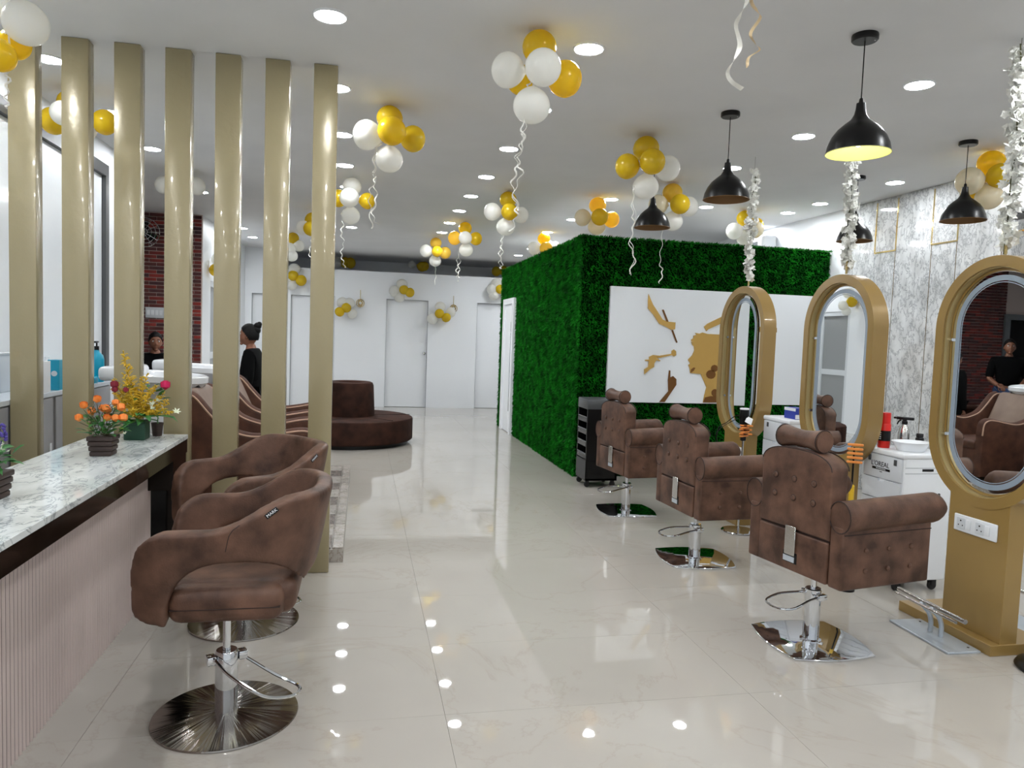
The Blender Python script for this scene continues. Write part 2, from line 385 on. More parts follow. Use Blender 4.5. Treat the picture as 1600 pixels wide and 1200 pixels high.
# ---------------------------------------------------------------- turf clad booth
BX, BY, BZ = 2.29, 7.635, 2.62
bo = thing('turf_booth', 'tall square booth clad in green artificial turf beside the aisle', 'booth', (BX, BY, 0))
mb = MB().box(.03, .03, 0, 3.03, 3.35, BZ).box(.03, 3.35, 2.13, 3.03, 4.2, BZ).box(.03, 4.2, 0, 3.03, 4.6, BZ).box(.4, 3.35, 0, 3.03, 4.2, 2.13)
mb.build('booth_core', M['turf_base'], bo, smooth=False)
MB().box(.10, .10, BZ, 3.03, 4.55, BZ+.012).build('booth_bounce_board', M['bounce_board'], bo, smooth=False)  # added unseen board, bounces neutral light onto the ceiling above the booth
def turf(name, area, place, dens, seed, skip=None):
    rg = random.Random(seed); V = []; F = []
    (a0, a1), (b0, b1) = area
    for _ in range(int((a1-a0)*(b1-b0)*dens)):
        a, b = rg.uniform(a0, a1), rg.uniform(b0, b1)
        if skip and skip(a, b): continue
        L = rg.uniform(.022, .042); wd = rg.uniform(.004, .0075); an = rg.uniform(0, 2*PI)
        la, lb = rg.gauss(0, .013), rg.gauss(-.010, .012)
        ca, sa = math.cos(an)*wd, math.sin(an)*wd
        n = len(V)
        V += [place(a-ca, b-sa, 0), place(a+ca, b+sa, 0), place(a+la*.6+ca*.7, b+lb*.4+sa*.7, L*.6), place(a+la*1.3, b+lb*1.5, L)]
        F += [(n, n+1, n+2), (n, n+2, n+3)]
    me = bpy.data.meshes.new(name); me.from_pydata(V, [], F); me.materials.append(M['turf'])
    inst(name, me, bo, kind='stuff')
turf('turf', ((.0, 4.6), (0, BZ)), lambda a, b, h: (.03-h, a, b), 5200, 1, lambda a, b: 3.33 < a < 4.22 and b < 2.14)
turf('turf', ((.0, 3.03), (0, BZ)), lambda a, b, h: (a, .03-h, b), 5200, 2, lambda a, b: .37 < a < 2.85 and .84 < b < 2.10)
turf('turf', ((.0, 3.03), (0, .12)), lambda a, b, h: (a, b, BZ+h*.8), 7000, 3)
turf('turf', ((.0, .08), (0, 4.6)), lambda a, b, h: (a, b, BZ+h*.8), 6000, 4)
# booth door in the aisle side
MB().box(-.03, 3.36, 0, .03, 3.46, 2.12, .003, 1).box(-.03, 4.09, 0, .03, 4.19, 2.12, .003, 1).box(-.03, 3.46, 2.03, .03, 4.09, 2.12, .003, 1).build('door_frame', M['white_plastic'], bo, smooth=False)
dd = MB().box(.0, 3.46, .01, .03, 4.09, 2.03).build('door', M['partition'], bo, smooth=False)
MB().box(-.025, 3.52, .35, -.01, 3.55, 1.75, .004).build('door_handle', M['chrome'], dd)
# white picture panel with gold silhouettes
wp = MB().box(.355, -.022, .835, 2.86, .028, 2.103, .002, 1).build('white_panel', M['laminate'], bo, smooth=False, label='white panel with gold silhouettes')
def sil(P, m, name, dep=.012):
    MB().prism(P, dep, M=Matrix(((1, 0, 0, 0), (0, 0, -1, -.022), (0, 1, 0, 0), (0, 0, 0, 1)))).build(name, m, wp, smooth=False)
sil([(0.787,2.034),(0.784,1.96),(0.788,1.876),(0.851,1.814),(0.931,1.711),(1.009,1.684),(1.071,1.651),(1.118,1.66),(1.12,1.736),(1.025,1.741),(0.967,1.76),(0.906,1.842),(0.846,1.919),(0.814,1.979)], M['acrylic'], 'hand_silhouette')
sil([(0.954,1.869),(0.972,1.872),(1.036,1.742),(1.015,1.737)], M['acrylic_d'], 'comb_silhouette')
sil([(1.077,1.647),(1.094,1.652),(1.155,1.515),(1.142,1.509)], M['acrylic_d'], 'comb_silhouette')
sil([(0.781,1.148),(0.778,1.205),(0.823,1.234),(0.826,1.295),(0.782,1.299),(0.782,1.311),(0.829,1.316),(0.827,1.345),(0.873,1.367),(0.949,1.361),(1.091,1.386),(1.091,1.42),(1.117,1.435),(1.143,1.416),(1.147,1.372),(1.121,1.357),(1.093,1.372),(0.96,1.338),(0.922,1.333),(0.961,1.309),(0.958,1.299),(0.914,1.308),(0.893,1.275),(0.891,1.233),(0.844,1.207)], M['acrylic'], 'brush_hand_silhouette')
sil([(0.972,0.845),(1.074,0.967),(1.064,1.083),(1.072,1.202),(1.087,1.198),(1.089,1.123),(1.123,1.138),(1.163,1.104),(1.166,1.041),(1.1,0.941),(1.037,0.846)], M['acrylic_d'], 'finger_silhouette')
sil([(1.5,0.848),(1.511,0.93),(1.532,1.021),(1.455,1.168),(1.327,1.176),(1.316,1.233),(1.298,1.269),(1.321,1.284),(1.291,1.326),(1.341,1.378),(1.363,1.432),(1.355,1.477),(1.337,1.489),(1.319,1.529),(1.347,1.518),(1.314,1.545),(1.344,1.571),(1.344,1.596),(1.38,1.608),(1.36,1.629),(1.414,1.622),(1.449,1.636),(1.512,1.622),(1.707,1.62),(1.868,1.575),(1.995,1.433),(2.025,1.27),(1.912,1.157),(1.88,1.029),(1.95,0.856)], M['acrylic'], 'head_silhouette', .01)
sil([(1.327,1.178),(1.334,1.219),(1.362,1.241),(1.385,1.238),(1.364,1.202)], M['acrylic_d'], 'lip_silhouette', .014)
sil([(1.5,0.848),(1.52,0.907),(1.58,0.922),(1.926,0.92),(1.946,0.856)], M['acrylic_d'], 'collar_silhouette', .014)
sil([(1.464,1.701),(1.505,1.737),(1.79,1.879),(1.805,1.808),(1.518,1.674),(1.496,1.652)], M['acrylic'], 'clipper_silhouette')
sil([(2.097,1.728),(2.329,1.722),(2.364,1.72),(2.367,1.669),(2.339,1.668),(2.101,1.665)], M['acrylic'], 'clipper_silhouette')
sil([(1.635,1.169),(1.628,1.143),(1.608,1.124),(1.579,1.117),(1.549,1.123),(1.527,1.141),(1.518,1.166),(1.524,1.191),(1.544,1.211),(1.573,1.218),(1.603,1.212),(1.626,1.194)], M['acrylic_d'], 'earring_silhouette', .014)
sil([(1.658,1.238),(1.654,1.218),(1.639,1.203),(1.618,1.197),(1.596,1.202),(1.579,1.216),(1.572,1.236),(1.577,1.256),(1.592,1.271),(1.613,1.277),(1.635,1.272),(1.651,1.258)], M['acrylic_d'], 'earring_silhouette', .014)
sil([(1.68,0.961),(1.676,0.939),(1.661,0.922),(1.639,0.916),(1.618,0.922),(1.601,0.937),(1.594,0.959),(1.598,0.981),(1.613,0.997),(1.634,1.004),(1.656,0.998),(1.673,0.982)], M['acrylic_d'], 'earring_silhouette', .014)

# ---------------------------------------------------------------- raised step behind the slats
st = thing('raised_step', 'low raised step of grey marble tiles with mosaic squares', 'step', (-2.2, 4.8, 0))
MB().box(.36, 0, 0, 2.11, 3.02, .085).build('step_body', M['step_tile'], st, smooth=False)
a = MB().box(-.145, -.145, 0, .145, .145, .014, .002, 1).build('mosaic_tile', M['step_dark'], st, smooth=False); first = True
b = MB().box(-.034, -.145, 0, .034, .145, .014, .002, 1).build('edge_tile', M['step_tile'], st, smooth=False)
fb = True
for j in range(10):
    y = .15+.302*j
    for i in range(5):
        p = (1.885-i*.302, y, .085)
        if j % 2 == 0 and i % 2 == 0:
            if first: a.location = p; first = False
            else: inst('mosaic_tile', a.data, st, p)
        else:
            if i == 0 and j == 1: lt = MB().box(-.145, -.145, 0, .145, .145, .014, .002, 1).build('step_tile', M['step_tile'], st, smooth=False, loc=p)
            else: inst('step_tile', lt.data if 'lt' in globals() else a.data, st, p)
    q = (2.075, y, .085)
    if fb: b.location = q; fb = False
    else: inst('edge_tile', b.data, st, q)

# ---------------------------------------------------------------- gold slats
sl_lab = ['gold slat nearest the left wall, behind the purple flowers', 'second gold slat from the left wall, bright glare near its top', 'third gold slat from the left, behind the orange roses',
 'gold slat rising behind the yellow flowers at the end of the marble counter', 'fifth gold slat from the left, behind the empty armchair arm', 'second gold slat from the right end of the divider', 'rightmost gold slat, standing on the floor at the aisle']
for i, x in enumerate((-1.939, -1.671, -1.401, -1.133, -.862, -.586, -.311)):
    o = MB().box(0, 0, 0, .138, .09, H-.004, .003, 2).build('divider_slat', M['gold'], None, loc=(x, 4.591, .002))
    o['label'] = sl_lab[i]; o['category'] = 'slat'; o['group'] = 'gold slats of the divider screen'
# ---------------------------------------------------------------- marble reception counter
ct = thing('reception_counter', 'marble topped counter with fluted mauve front and black trim', 'counter', (-1.475, 1.3, 0))
CW, CL = .49, 3.24
MB().box(0, 0, .845, CW, CL, .87, .002, 1).build('marble_top', M['marble_top'], ct, smooth=False)
MB().box(.01, .01, .765, CW-.003, CL-.003, .845, .002, 1).box(.30, CL-.30, .60, CW-.01, CL-.003, .765).build('fascia', M['brown_gloss'], ct, smooth=False)
MB().box(.01, .02, 0, .345, CL-.02, .765).box(.01, CL-.05, 0, CW-.05, CL-.005, .77).build('counter_body', M['black_gloss'], ct, smooth=False)
mb = MB(); y = .02
while y < CL-.25:
    t = bmesh.new(); n = 5; vs = []
    for z in (0.0, .765):
        vs.append([t.verts.new((.345+.0075*math.sin(PI*k/(n-1))**.5, y+.0185*k/(n-1), z)) for k in range(n)])
    for k in range(n-1): t.faces.new((vs[0][k], vs[0][k+1], vs[1][k+1], vs[1][k]))
    mb.add(t); y += .0285
fp = mb.build('fluting', M['flute'], ct, kind='stuff', ang=70)
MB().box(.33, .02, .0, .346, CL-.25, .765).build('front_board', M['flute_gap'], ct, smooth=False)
# ---------------------------------------------------------------- grey shelf cabinet on the left wall
cb = thing('product_cabinet', 'low grey cabinet with pale top along the left wall holding bottles', 'cabinet', (-2.25, 2.6, 0))
MB().box(.01, 0, 1.02, .308, 3.75, 1.05, .002, 1).build('cabinet_top', M['counter_white'], cb, smooth=False)
MB().box(.01, .02, 0, .285, 3.73, 1.02).build('cabinet_body', M['grey_cab'], cb, smooth=False)
for y0, y1 in ((.03, 1.28), (1.30, 2.60), (2.66, 3.72)):
    d = MB().box(.285, y0, .05, .298, y1, 1.01, .002, 1).build('door', M['grey_cab'], cb, smooth=False)
    MB().box(.298, y1-.05, .62, .304, y1-.02, .72, .002, 1).build('latch', M['white_plastic'], d, smooth=False)
# ================================================================ styling armchairs (open arm shells)
def shell_mesh():
    hw = lambda t: .265+.055*t
    NU, NV = 72, 22
    path = []
    for i in range(NU+1):
        u = i/NU
        if u < .30: q = ('s', 1, u/.30)
        elif u > .70: q = ('s', -1, (1-u)/.30)
        else: q = ('e', 0, (u-.3)/.4)
        path.append(q)
    t = bmesh.new(); G = []
    for q in path:
        col = []
        if q[0] == 's': x0 = .255-(.255+.06)*q[2]
        else: x0 = -.06-.30*math.sin(PI*q[2])**.9
        # top edge height
        s = min(1, max(0, (.02-x0)/.30)); s = s*s*(3-2*s)
        top = .335+.115*s
        bot = 0.0
        fr = max(0, (x0-.135)/.12)
        top -= .13*(1-math.sqrt(max(0, 1-min(1, fr)**2)))
        bot += .05*(1-math.sqrt(max(0, 1-min(1, fr)**2)))
        bk = max(0, (-x0-.14)/.22); bot += .15*bk**1.4
        for j in range(NV+1):
            v = j/NV; z = bot+(top-bot)*v; tt = z/.46
            h = hw(tt)
            if q[0] == 's': p = Vector((x0+.0*tt, q[1]*h, z))
            else:
                a = PI*q[2]; d = .20+.10*tt**.8
                p = Vector((-.06-d*math.sin(a)**.85, h*math.cos(a)*(abs(math.cos(a))**-.25 if abs(math.cos(a)) > .001 else 1), z))
            if fr > 0 and q[0] == 's': p.y -= q[1]*.035*fr*fr
            col.append(t.verts.new(p))
        G.append(col)
    for i in range(NU):
        for j in range(NV): t.faces.new((G[i][j], G[i+1][j], G[i+1][j+1], G[i][j+1]))
    me = bpy.data.meshes.new('shell'); t.to_mesh(me); t.free()
    o = bpy.data.objects.new('shell', me); C.objects.link(o)
    m = o.modifiers.new('s', 'SOLIDIFY'); m.thickness = .062; m.offset = 0; m.use_even_offset = True
    # side openings
    cut = MB()
    n = 28; pts = []
    for k in range(n):
        a = 2*PI*k/n; ca, sa = math.cos(a), math.sin(a)
        pts.append((-.078+.225*math.copysign(abs(ca)**.8, ca), .02+.205*math.copysign(abs(sa)**.8, sa)))
    cut.prism(pts, 1.4, M=Matrix(((1, 0, 0, 0), (0, 0, -1, .7), (0, 1, 0, 0), (0, 0, 0, 1))))
    co_ = cut.build('cut', M['leather'], smooth=False)
    b = o.modifiers.new('b', 'BOOLEAN'); b.operation = 'DIFFERENCE'; b.object = co_; b.solver = 'EXACT'
    r = o.modifiers.new('r', 'REMESH'); r.mode = 'VOXEL'; r.voxel_size = .0095
    sm = o.modifiers.new('m', 'SMOOTH'); sm.factor = .6; sm.iterations = 9
    bake(o); bpy.data.objects.remove(co_)
    o.data.materials.clear(); o.data.materials.append(M['leather'])
    return o
def soft(mb, name, m, parent, vox=.012, it=6, loc=None, label=None, sub=False):
    o = mb.build(name, m, parent, loc=loc, label=label)
    r = o.modifiers.new('r', 'REMESH'); r.mode = 'VOXEL'; r.voxel_size = vox
    s = o.modifiers.new('m', 'SMOOTH'); s.factor = .6; s.iterations = it
    bake(o); o.data.materials.clear(); o.data.materials.append(m); return o
def shell_chair(loc, rz, label):
    zb = .472
    t = thing('styling_armchair', label, 'chair', loc, rz, 'open arm styling chairs by the counter')
    s = shell_mesh(); s.parent = t; s.location = (.0, 0, zb); s.name = 'shell'
    o = MB().box(-.275, -.25, .0, .225, .25, .135, .05, 4).box(-.235, -.298, -.003, .150, .298, .125, .045, 4).build('seat_cushion', M['leather'], t, loc=(0, 0, zb+.005))
    MB().box(-.225, -.300, .052, .140, .300, .055, .001, 1).build('piping', M['seam'], o)
    # side seams on the shell
    for sy in (-1, 1):
        pp = [s.closest_point_on_mesh(Vector((-.075+.004*k, sy*.40, .40-.02*k)))[1] for k in range(8)]
        MB().tube(pp, .0016, 5).build('seam', M['seam'], s)
    ok_, tp, tn, _ = s.closest_point_on_mesh(Vector((-.215, .42, .40)))
    tg = MB().box(-.024, -.0015, -.009, .024, .0015, .009, .001, 1).build('tag', M['black'], s, loc=tp+tn*.001)
    ty = -tn.normalized(); tx = Vector((-1, -.25, .78)); tx = (tx-ty*tx.dot(ty)).normalized(); tz = tx.cross(ty)
    tg.rotation_euler = Matrix((tx, ty, tz)).transposed().to_euler()
    # tag on the outer side facing the camera and its lettering
    text('tag_text', 'MARK', .015, M['white_plastic'], tg, (0, -.002, 0), (PI/2, 0, 0), .0004)
    MB().box(-.13, -.13, zb-.02, .13, .13, zb+.01, .004).build('mount_plate', M['black'], t)
    MB().lathe([(0, 0), (.268, 0), (.27, .003), (.268, .008), (.18, .016), (.06, .026), (0, .027)], 72).build('base_disc', M['steel_radial'], t)
    c = MB().lathe([(.042, .02), (.042, .20), (.0425, .20), (.0425, .255), (.038, .262), (.016, .262)], 32).build('column', M['chrome'], t)
    MB().cyl(0, 0, .255, zb, .0145, 20).build('piston', M['chrome'], t)
    # pump lever loop
    ang = {0: 0}
    P = [(.0, .05, .235), (.03, .085, .21), (.10, .155, .165), (.17, .22, .135), (.215, .21, .13), (.235, .17, .13), (.24, .10, .145), (.215, .05, .165), (.12, -.02, .21), (.04, -.05, .24), (0, -.05, .24)]
    lv = MB().tube(smooth_path(P, 5), .0062, 8).build('pump_lever', M['chrome'], t)
    lv.rotation_euler = (0, 0, LEVER - rz)
    for q in (.042, -.075): MB().box(-.02, q, .215, .022, q+.033, .25, .004).build('lever_clamp', M['chrome'], lv)
    return t
LEVER = -1.15
def radial_steel():
    m = bpy.data.materials.new('radial_brushed_steel'); m.use_nodes = True; nt = m.node_tree; N = nt.nodes; L = nt.links
    p = N['Principled BSDF']; p.inputs['Base Color'].default_value = (.36, .335, .31, 1); p.inputs['Metallic'].default_value = 1; p.inputs['Roughness'].default_value = .13
    p.inputs['Anisotropic'].default_value = .6
    tg = N.new('ShaderNodeTangent'); tg.direction_type = 'RADIAL'; tg.axis = 'Z'; L.new(tg.outputs[0], p.inputs['Tangent'])
    tc = N.new('ShaderNodeTexCoord'); sx = N.new('ShaderNodeSeparateXYZ'); L.new(tc.outputs['Object'], sx.inputs[0])
    at = N.new('ShaderNodeMath'); at.operation = 'ARCTAN2'; L.new(sx.outputs[1], at.inputs[0]); L.new(sx.outputs[0], at.inputs[1])
    nz = N.new('ShaderNodeTexNoise'); nz.noise_dimensions = '1D'; nz.inputs['Scale'].default_value = 4.5; nz.inputs['Detail'].default_value = 3; L.new(at.outputs[0], nz.inputs['W'])
    bp = N.new('ShaderNodeBump'); bp.inputs['Strength'].default_value = .22; bp.inputs['Distance'].default_value = .012; L.new(nz.outputs['Fac'], bp.inputs['Height']); L.new(bp.outputs[0], p.inputs['Normal'])
    return m
M['steel_radial'] = radial_steel()
shell_chair((-.485, 2.905, 0), PI, 'brown suede styling armchair nearest the camera, on a round steel base')
shell_chair((-.56, 3.86, 0), PI+math.radians(34), 'second brown suede armchair, turned toward the camera behind the nearest one')

# ================================================================ tufted barber style chairs
def barber_chair(loc, rz, zb, label, prect=0):
    """local origin: pole; facing +x"""
    t = thing('barber_chair', label, 'chair', loc, rz, 'tufted brown styling chairs in front of the mirrors')
    ox = -.155; W = .32
    def L(z): return z+zb
    # lower box
    b = MB().box(ox+.01, -.235, L(.0), ox+.50, .235, L(.19), .015, 3).build('seat_box', M['leather'], t)
    MB().box(ox-.012, -.232, L(.005), ox+.012, .232, L(.205), .008, 3).build('back_lower_panel', M['leather'], t)
    MB().box(ox+.10, -.235, L(.17), ox+.56, .235, L(.28), .04, 4).build('seat_cushion', M['leather'], t)
    for sy in (-1, 1):
        # side panel and rolled armrest
        sp = MB().box(ox-.005, min(sy*.235, sy*.318), L(0), ox+.565, max(sy*.235, sy*.318), L(.30), .012, 3).build('side_panel', M['leather'], t)
        for bx in (.14, .285, .43):
            for bz in (.088, .185):
                MB().sph((0, 0, 0), .0125, 10, (1, .6, 1)).build('button', M['leather'], sp, loc=(ox+bx, sy*.320, L(bz)))
        MB().box(ox, min(sy*.317, sy*.3205), L(.262), ox+.56, max(sy*.317, sy*.3205), L(.266)).build('seam', M['seam'], sp, smooth=False)
        # arm roll: rounded section swept along x
        rl = MB(); sec = []
        for k in range(20):
            a = 2*PI*k/20; sec.append((.062*math.cos(a)*1.0, .075*math.sin(a)))
        n = 16; tt = bmesh.new(); rings = []
        for i in range(n+1):
            u = i/6*.9 if i <= 6 else .9+.1*math.sin((i-6)/10*PI/2); x = ox-.003+.645*u; f = 1
            e = (u-.9)/.1
            if e > 0: f = math.sqrt(max(0, 1-e**2.6*.97))
            rings.append([tt.verts.new((x, sy*(.285+.004)+sy*q[0]*1.0*(f*.35+.65), L(.343+.018*u)+q[1]*f-.0*u)) for q in sec])
        for A, B in zip(rings, rings[1:]):
            for k in range(20): tt.faces.new((A[k], A[(k+1) % 20], B[(k+1) % 20], B[k]))
        tt.faces.new(rings[0][::-1]); tt.faces.new(rings[-1])
        rl.add(tt)
        ar = rl.build('armrest', M['leather'], t, ang=55)
        MB().tube([Vector(v) for v in [(ox-.004, sy*.289+sy*q[0], L(.343)+q[1]) for q in sec]], .003, 5, closed=True).build('piping', M['seam'], ar)
    # backrest slab with arched top
    def arch(s):
        return [(-.235*s, .215), (.235*s, .215)]+[(.235*s*math.cos(a)**.72 if math.cos(a) > 0 else -.235*s*(-math.cos(a))**.72, .545+.078*math.sin(a)) for a in [PI*k/14 for k in range(15)]]
    P = [(y, L(z)) for y, z in arch(1)]
    Mx = Matrix(((0, 0, 1, ox-.012), (1, 0, 0, 0), (0, 1, 0, 0), (0, 0, 0, 1)))
    bk = MB().prism(P, .105, M=Mx, bev=.012).build('backrest', M['leather'], t, ang=50)
    MB().tube([(ox+.095, y*.99, z) for y, z in P[2:]], .0035, 5).build('piping', M['seam'], bk)
    MB().tube([(ox-.010, y*.985, z-.002) for y, z in P[2:]], .003, 5).build('piping', M['seam'], bk)
    for y in (-.13, 0, .13):
        for z in (.375, .47):
            MB().sph((0, 0, 0), .0145, 12, (.55, 1, 1)).build('button', M['leather'], bk, loc=(ox-.013, y, L(z)))
            MB().tube([(0, .0155*math.cos(2*PI*q/14), .0155*math.sin(2*PI*q/14)) for q in range(14)], .0018, 5, closed=True).build('button_rim', M['seam'], bk, loc=(ox-.0135, y, L(z)))
    # dark gap under the slab, metal clip and slot
    MB().box(ox+.0, -.232, L(.198), ox+.09, .232, L(.222)).build('gap_lining', M['seam'], t, smooth=False)
    MB().box(ox-.022, -.035, L(.085), ox-.017, .035, L(.232), .002, 1).build('headrest_clip', M['steel'], t)
    MB().box(ox-.0135, -.045, L(.045), ox-.011, .05, L(.10), .001, 1).build('slot', M['black'], t, smooth=False)
    MB().box(ox-.0165, -.03, L(.05), ox-.012, .045, L(.078), .001, 1).build('slot_plate', M['silver_paint'], t)
    MB().box(ox+.02, -.03, L(.60), ox+.035, .03, L(.66)).build('headrest_bar', M['chrome'], t)
    # headrest: waisted bolster across
    hm = MB(); tt = bmesh.new(); rings = []
    for i in range(17):
        s = i/16*2-1; r = .042+.016*abs(s)**1.6
        if abs(s) > .93: r -= .006
        rings.append([tt.verts.new((ox+.03+r*1.05*math.cos(2*PI*k/20)*(1 if math.cos(2*PI*k/20) > 0 else .9), s*.138, L(.672)+r*math.sin(2*PI*k/20))) for k in range(20)])
    for A, B in zip(rings, rings[1:]):
        for k in range(20): tt.faces.new((A[k], A[(k+1) % 20], B[(k+1) % 20], B[k]))
    tt.faces.new(rings[0][::-1]); tt.faces.new(rings[-1]); hm.add(tt)
    hr = hm.build('headrest', M['leather'], t, ang=55)
    for s in (-1, 1): MB().tube([(ox+.03+.056*math.cos(2*PI*k/20), s*.132, L(.672)+.056*math.sin(2*PI*k/20)) for k in range(20)], .0028, 5, closed=True).build('piping', M['seam'], hr)
    # base: bowed mirror plate, column, lever, footrest
    pts = []
    cs = [(-.215, .215), (-.215, -.215), (.215, -.215), (.215, .215)]
    for a, b in zip(cs, cs[1:]+cs[:1]):
        for k in range(8):
            f = k/8; x = a[0]+(b[0]-a[0])*f; y = a[1]+(b[1]-a[1])*f; o_ = .035*math.sin(PI*f)
            nx, ny = (a[1]-b[1]), (b[0]-a[0]); l = math.hypot(nx, ny)
            pts.append((x-nx/l*o_, y-ny/l*o_) if (x*(-nx)+y*(-ny)) > 0 else (x+nx/l*o_, y+ny/l*o_))
    bp = MB().prism(pts, .012, bev=.004).build('base_plate', M['chrome'], t, ang=30); bp.rotation_euler = (0, 0, -rz+prect)
    MB().lathe([(.052, .011), (.052, .016), (.0395, .02), (.0395, zb-.16), (.0405, zb-.16), (.0405, zb-.105), (.036, zb-.10), (.016, zb-.10)], 32).build('column', M['chrome'], t)
    MB().cyl(0, 0, zb-.11, zb+.0, .0145, 20).build('piston', M['chrome'], t)
    MB().box(-.1, -.1, zb-.012, .16, .1, zb+.004, .003).build('mount_plate', M['black'], t)
    zz = zb-.135
    Pl = [(0, .046, zz), (-.06, .07, zz-.005), (-.15, .085, zz-.01), (-.235, .07, zz-.025), (-.265, .02, zz-.03), (-.255, -.05, zz-.03), (-.20, -.085, zz-.022), (-.10, -.062, zz-.008), (-.03, -.052, zz), (.03, -.05, zz-.004)]
    lv = MB().tube(smooth_path(Pl, 5), .0062, 8).build('pump_lever', M['chrome'], t)
    for q in (.036, -.066): MB().box(-.018, q, zz-.014, .03, q+.03, zz+.016, .004).build('lever_clamp', M['chrome'], lv)
    # folded footrest under the seat front
    fr = MB().tube([(ox+.47, -.12, zb-.01), (ox+.52, -.12, zb-.035), (ox+.52, .12, zb-.035), (ox+.47, .12, zb-.01)], .008, 8).box(ox+.40, -.14, zb-.012, ox+.50, .14, zb+.002)
    fr.build('footrest', M['chrome'], t)
    return t
barber_chair((2.29, 3.265, 0), math.radians(10.4), .38, 'tufted brown chair nearest the camera, in front of the trolley with lettering', math.radians(-2))
barber_chair((2.315, 4.66, 0), math.radians(3.5), .35, 'middle tufted brown chair, in front of the second oval mirror', math.radians(-6))
barber_chair((2.33, 6.06, 0), math.radians(7), .355, 'farthest tufted brown chair, beside the black trolley', math.radians(-4))

# ================================================================ oval mirror stations
def station(y, label, tilt=0):
    X0 = 3.15
    t = thing('mirror_station', label, 'mirror', (X0, y, 0), 0, 'gold oval mirror stations')
    R, hc, zc = .37, .28, 1.355     # half width, half straight length, centre height
    def stad(r, h, n=40):
        P = []
        for k in range(n+1): a = PI*k/n; P.append((r*math.cos(a), zc+h+r*math.sin(a)))
        for k in range(n+1): a = PI+PI*k/n; P.append((r*math.cos(a), zc-h+r*math.sin(a)))
        return P
    def ring(name, r0, r1, x0, x1, m, parent, bev=.0):
        tt = bmesh.new(); rr = []
        for (r, x) in ((r1, x0), (r1, x1), (r0, x1), (r0, x0)): rr.append([tt.verts.new((x, a, b)) for a, b in stad(r, hc)])
        n = len(rr[0])
        for i in range(4):
            A, B = rr[i], rr[(i+1) % 4]
            for k in range(n): tt.faces.new((A[k], A[(k+1) % n], B[(k+1) % n], B[k]))
        return MB().add(tt).build(name, m, parent, ang=35)
    ring('frame', R-.055, R, 0, .11, M['frame_gold'], t)
    ring('inner_rim', R-.060, R-.054, .012, .10, M['rim'], t)
    ring('inner_rim', R-.075, R-.062, .045, .10, M['frame_gold'], t)
    # glass on stand-offs, both sides
    for x, sg in ((.048, -1), (.062, 1)):
        P = stad(R-.079, hc)
        g = MB().prism(P, .004, M=Matrix(((0, 0, 1, x-.002), (1, 0, 0, 0), (0, 1, 0, 0), (0, 0, 0, 1)))).build('glass', M['mirror'], t, smooth=False, rotz=tilt, loc=(-.02 if tilt else 0, 0, 0))
        xo = x-.003 if sg < 0 else x+.003
        ring('light_ring', R-.124, R-.096, min(xo, xo-.0005), max(xo, xo-.0005)+.0008, M['led_ring'], g)
        ring('line_ring', R-.134, R-.130, min(xo, xo-.0005), max(xo, xo-.0005)+.0008, M['led_ring'], g)
    for yy, zz in ((R-.066, zc+hc-.06), (R-.066, zc-hc-.02), (-R+.066, zc+hc-.06), (-R+.066, zc-hc-.02)):
        MB().cyl(0, 0, 0, .03, .009, 12, M=Matrix.Rotation(PI/2, 4, 'X')).cyl(0, 0, -.012, .012, .006, 10, M=Matrix.Rotation(PI/2, 4, 'Y')).build('standoff', M['chrome'], t, loc=(.04, yy+.015, zz))
    # pillar with notch around the oval
    hw = .187; P = [(-hw, .055), (hw, .055)]
    zt = zc-hc-math.sqrt(R*R-hw*hw)
    P += [(hw, zt)]
    for k in range(9):
        yv = hw-2*hw*k/8; P.append((yv, zc-hc-math.sqrt(R*R-yv*yv)+.006))
    P += [(-hw, zt)]
    MB().prism(P, .10, M=Matrix(((0, 0, 1, .004), (1, 0, 0, 0), (0, 1, 0, 0), (0, 0, 0, 1))), bev=.002).build('pillar', M['frame_gold'], t, smooth=False)
    MB().box(-.055, -.195, 0, .30, .44, .055, .002, 1).build('plinth', M['frame_gold'], t, smooth=False)
    # double socket plate
    sk = MB().box(-.012, -.135, -.045, 0, .135, .045, .006, 3).build('socket_plate', M['white_plastic'], t, loc=(.004, .005, .602))
    for q in (.085, -.035):
        MB().box(-.0155, q-.027, -.03, -.012, q+.027, .03, .002, 1).build('socket', M['pale_plastic'], sk, loc=(0, 0, 0))
        hl = MB()
        for a, b, r in ((0, .014, .0045), (.013, -.010, .0035), (-.013, -.010, .0035)): hl.cyl(0, 0, -.0165, -.0145, r, 10, M=Matrix.Translation((0, q+a, b))@Matrix.Rotation(PI/2, 4, 'Y'))
        hl.build('socket_holes', M['black'], sk)
        MB().box(-.017, q-.062, -.026, -.012, q-.034, .026, .003, 2).build('switch', M['white_plastic'], sk)
    return t
station(5.70, 'farthest gold oval mirror station, with hair tools hanging before it', math.radians(-7.6))
station(4.42, 'middle gold oval mirror station, between the two white trolleys')
station(3.17, 'nearest gold oval mirror station at the right edge')
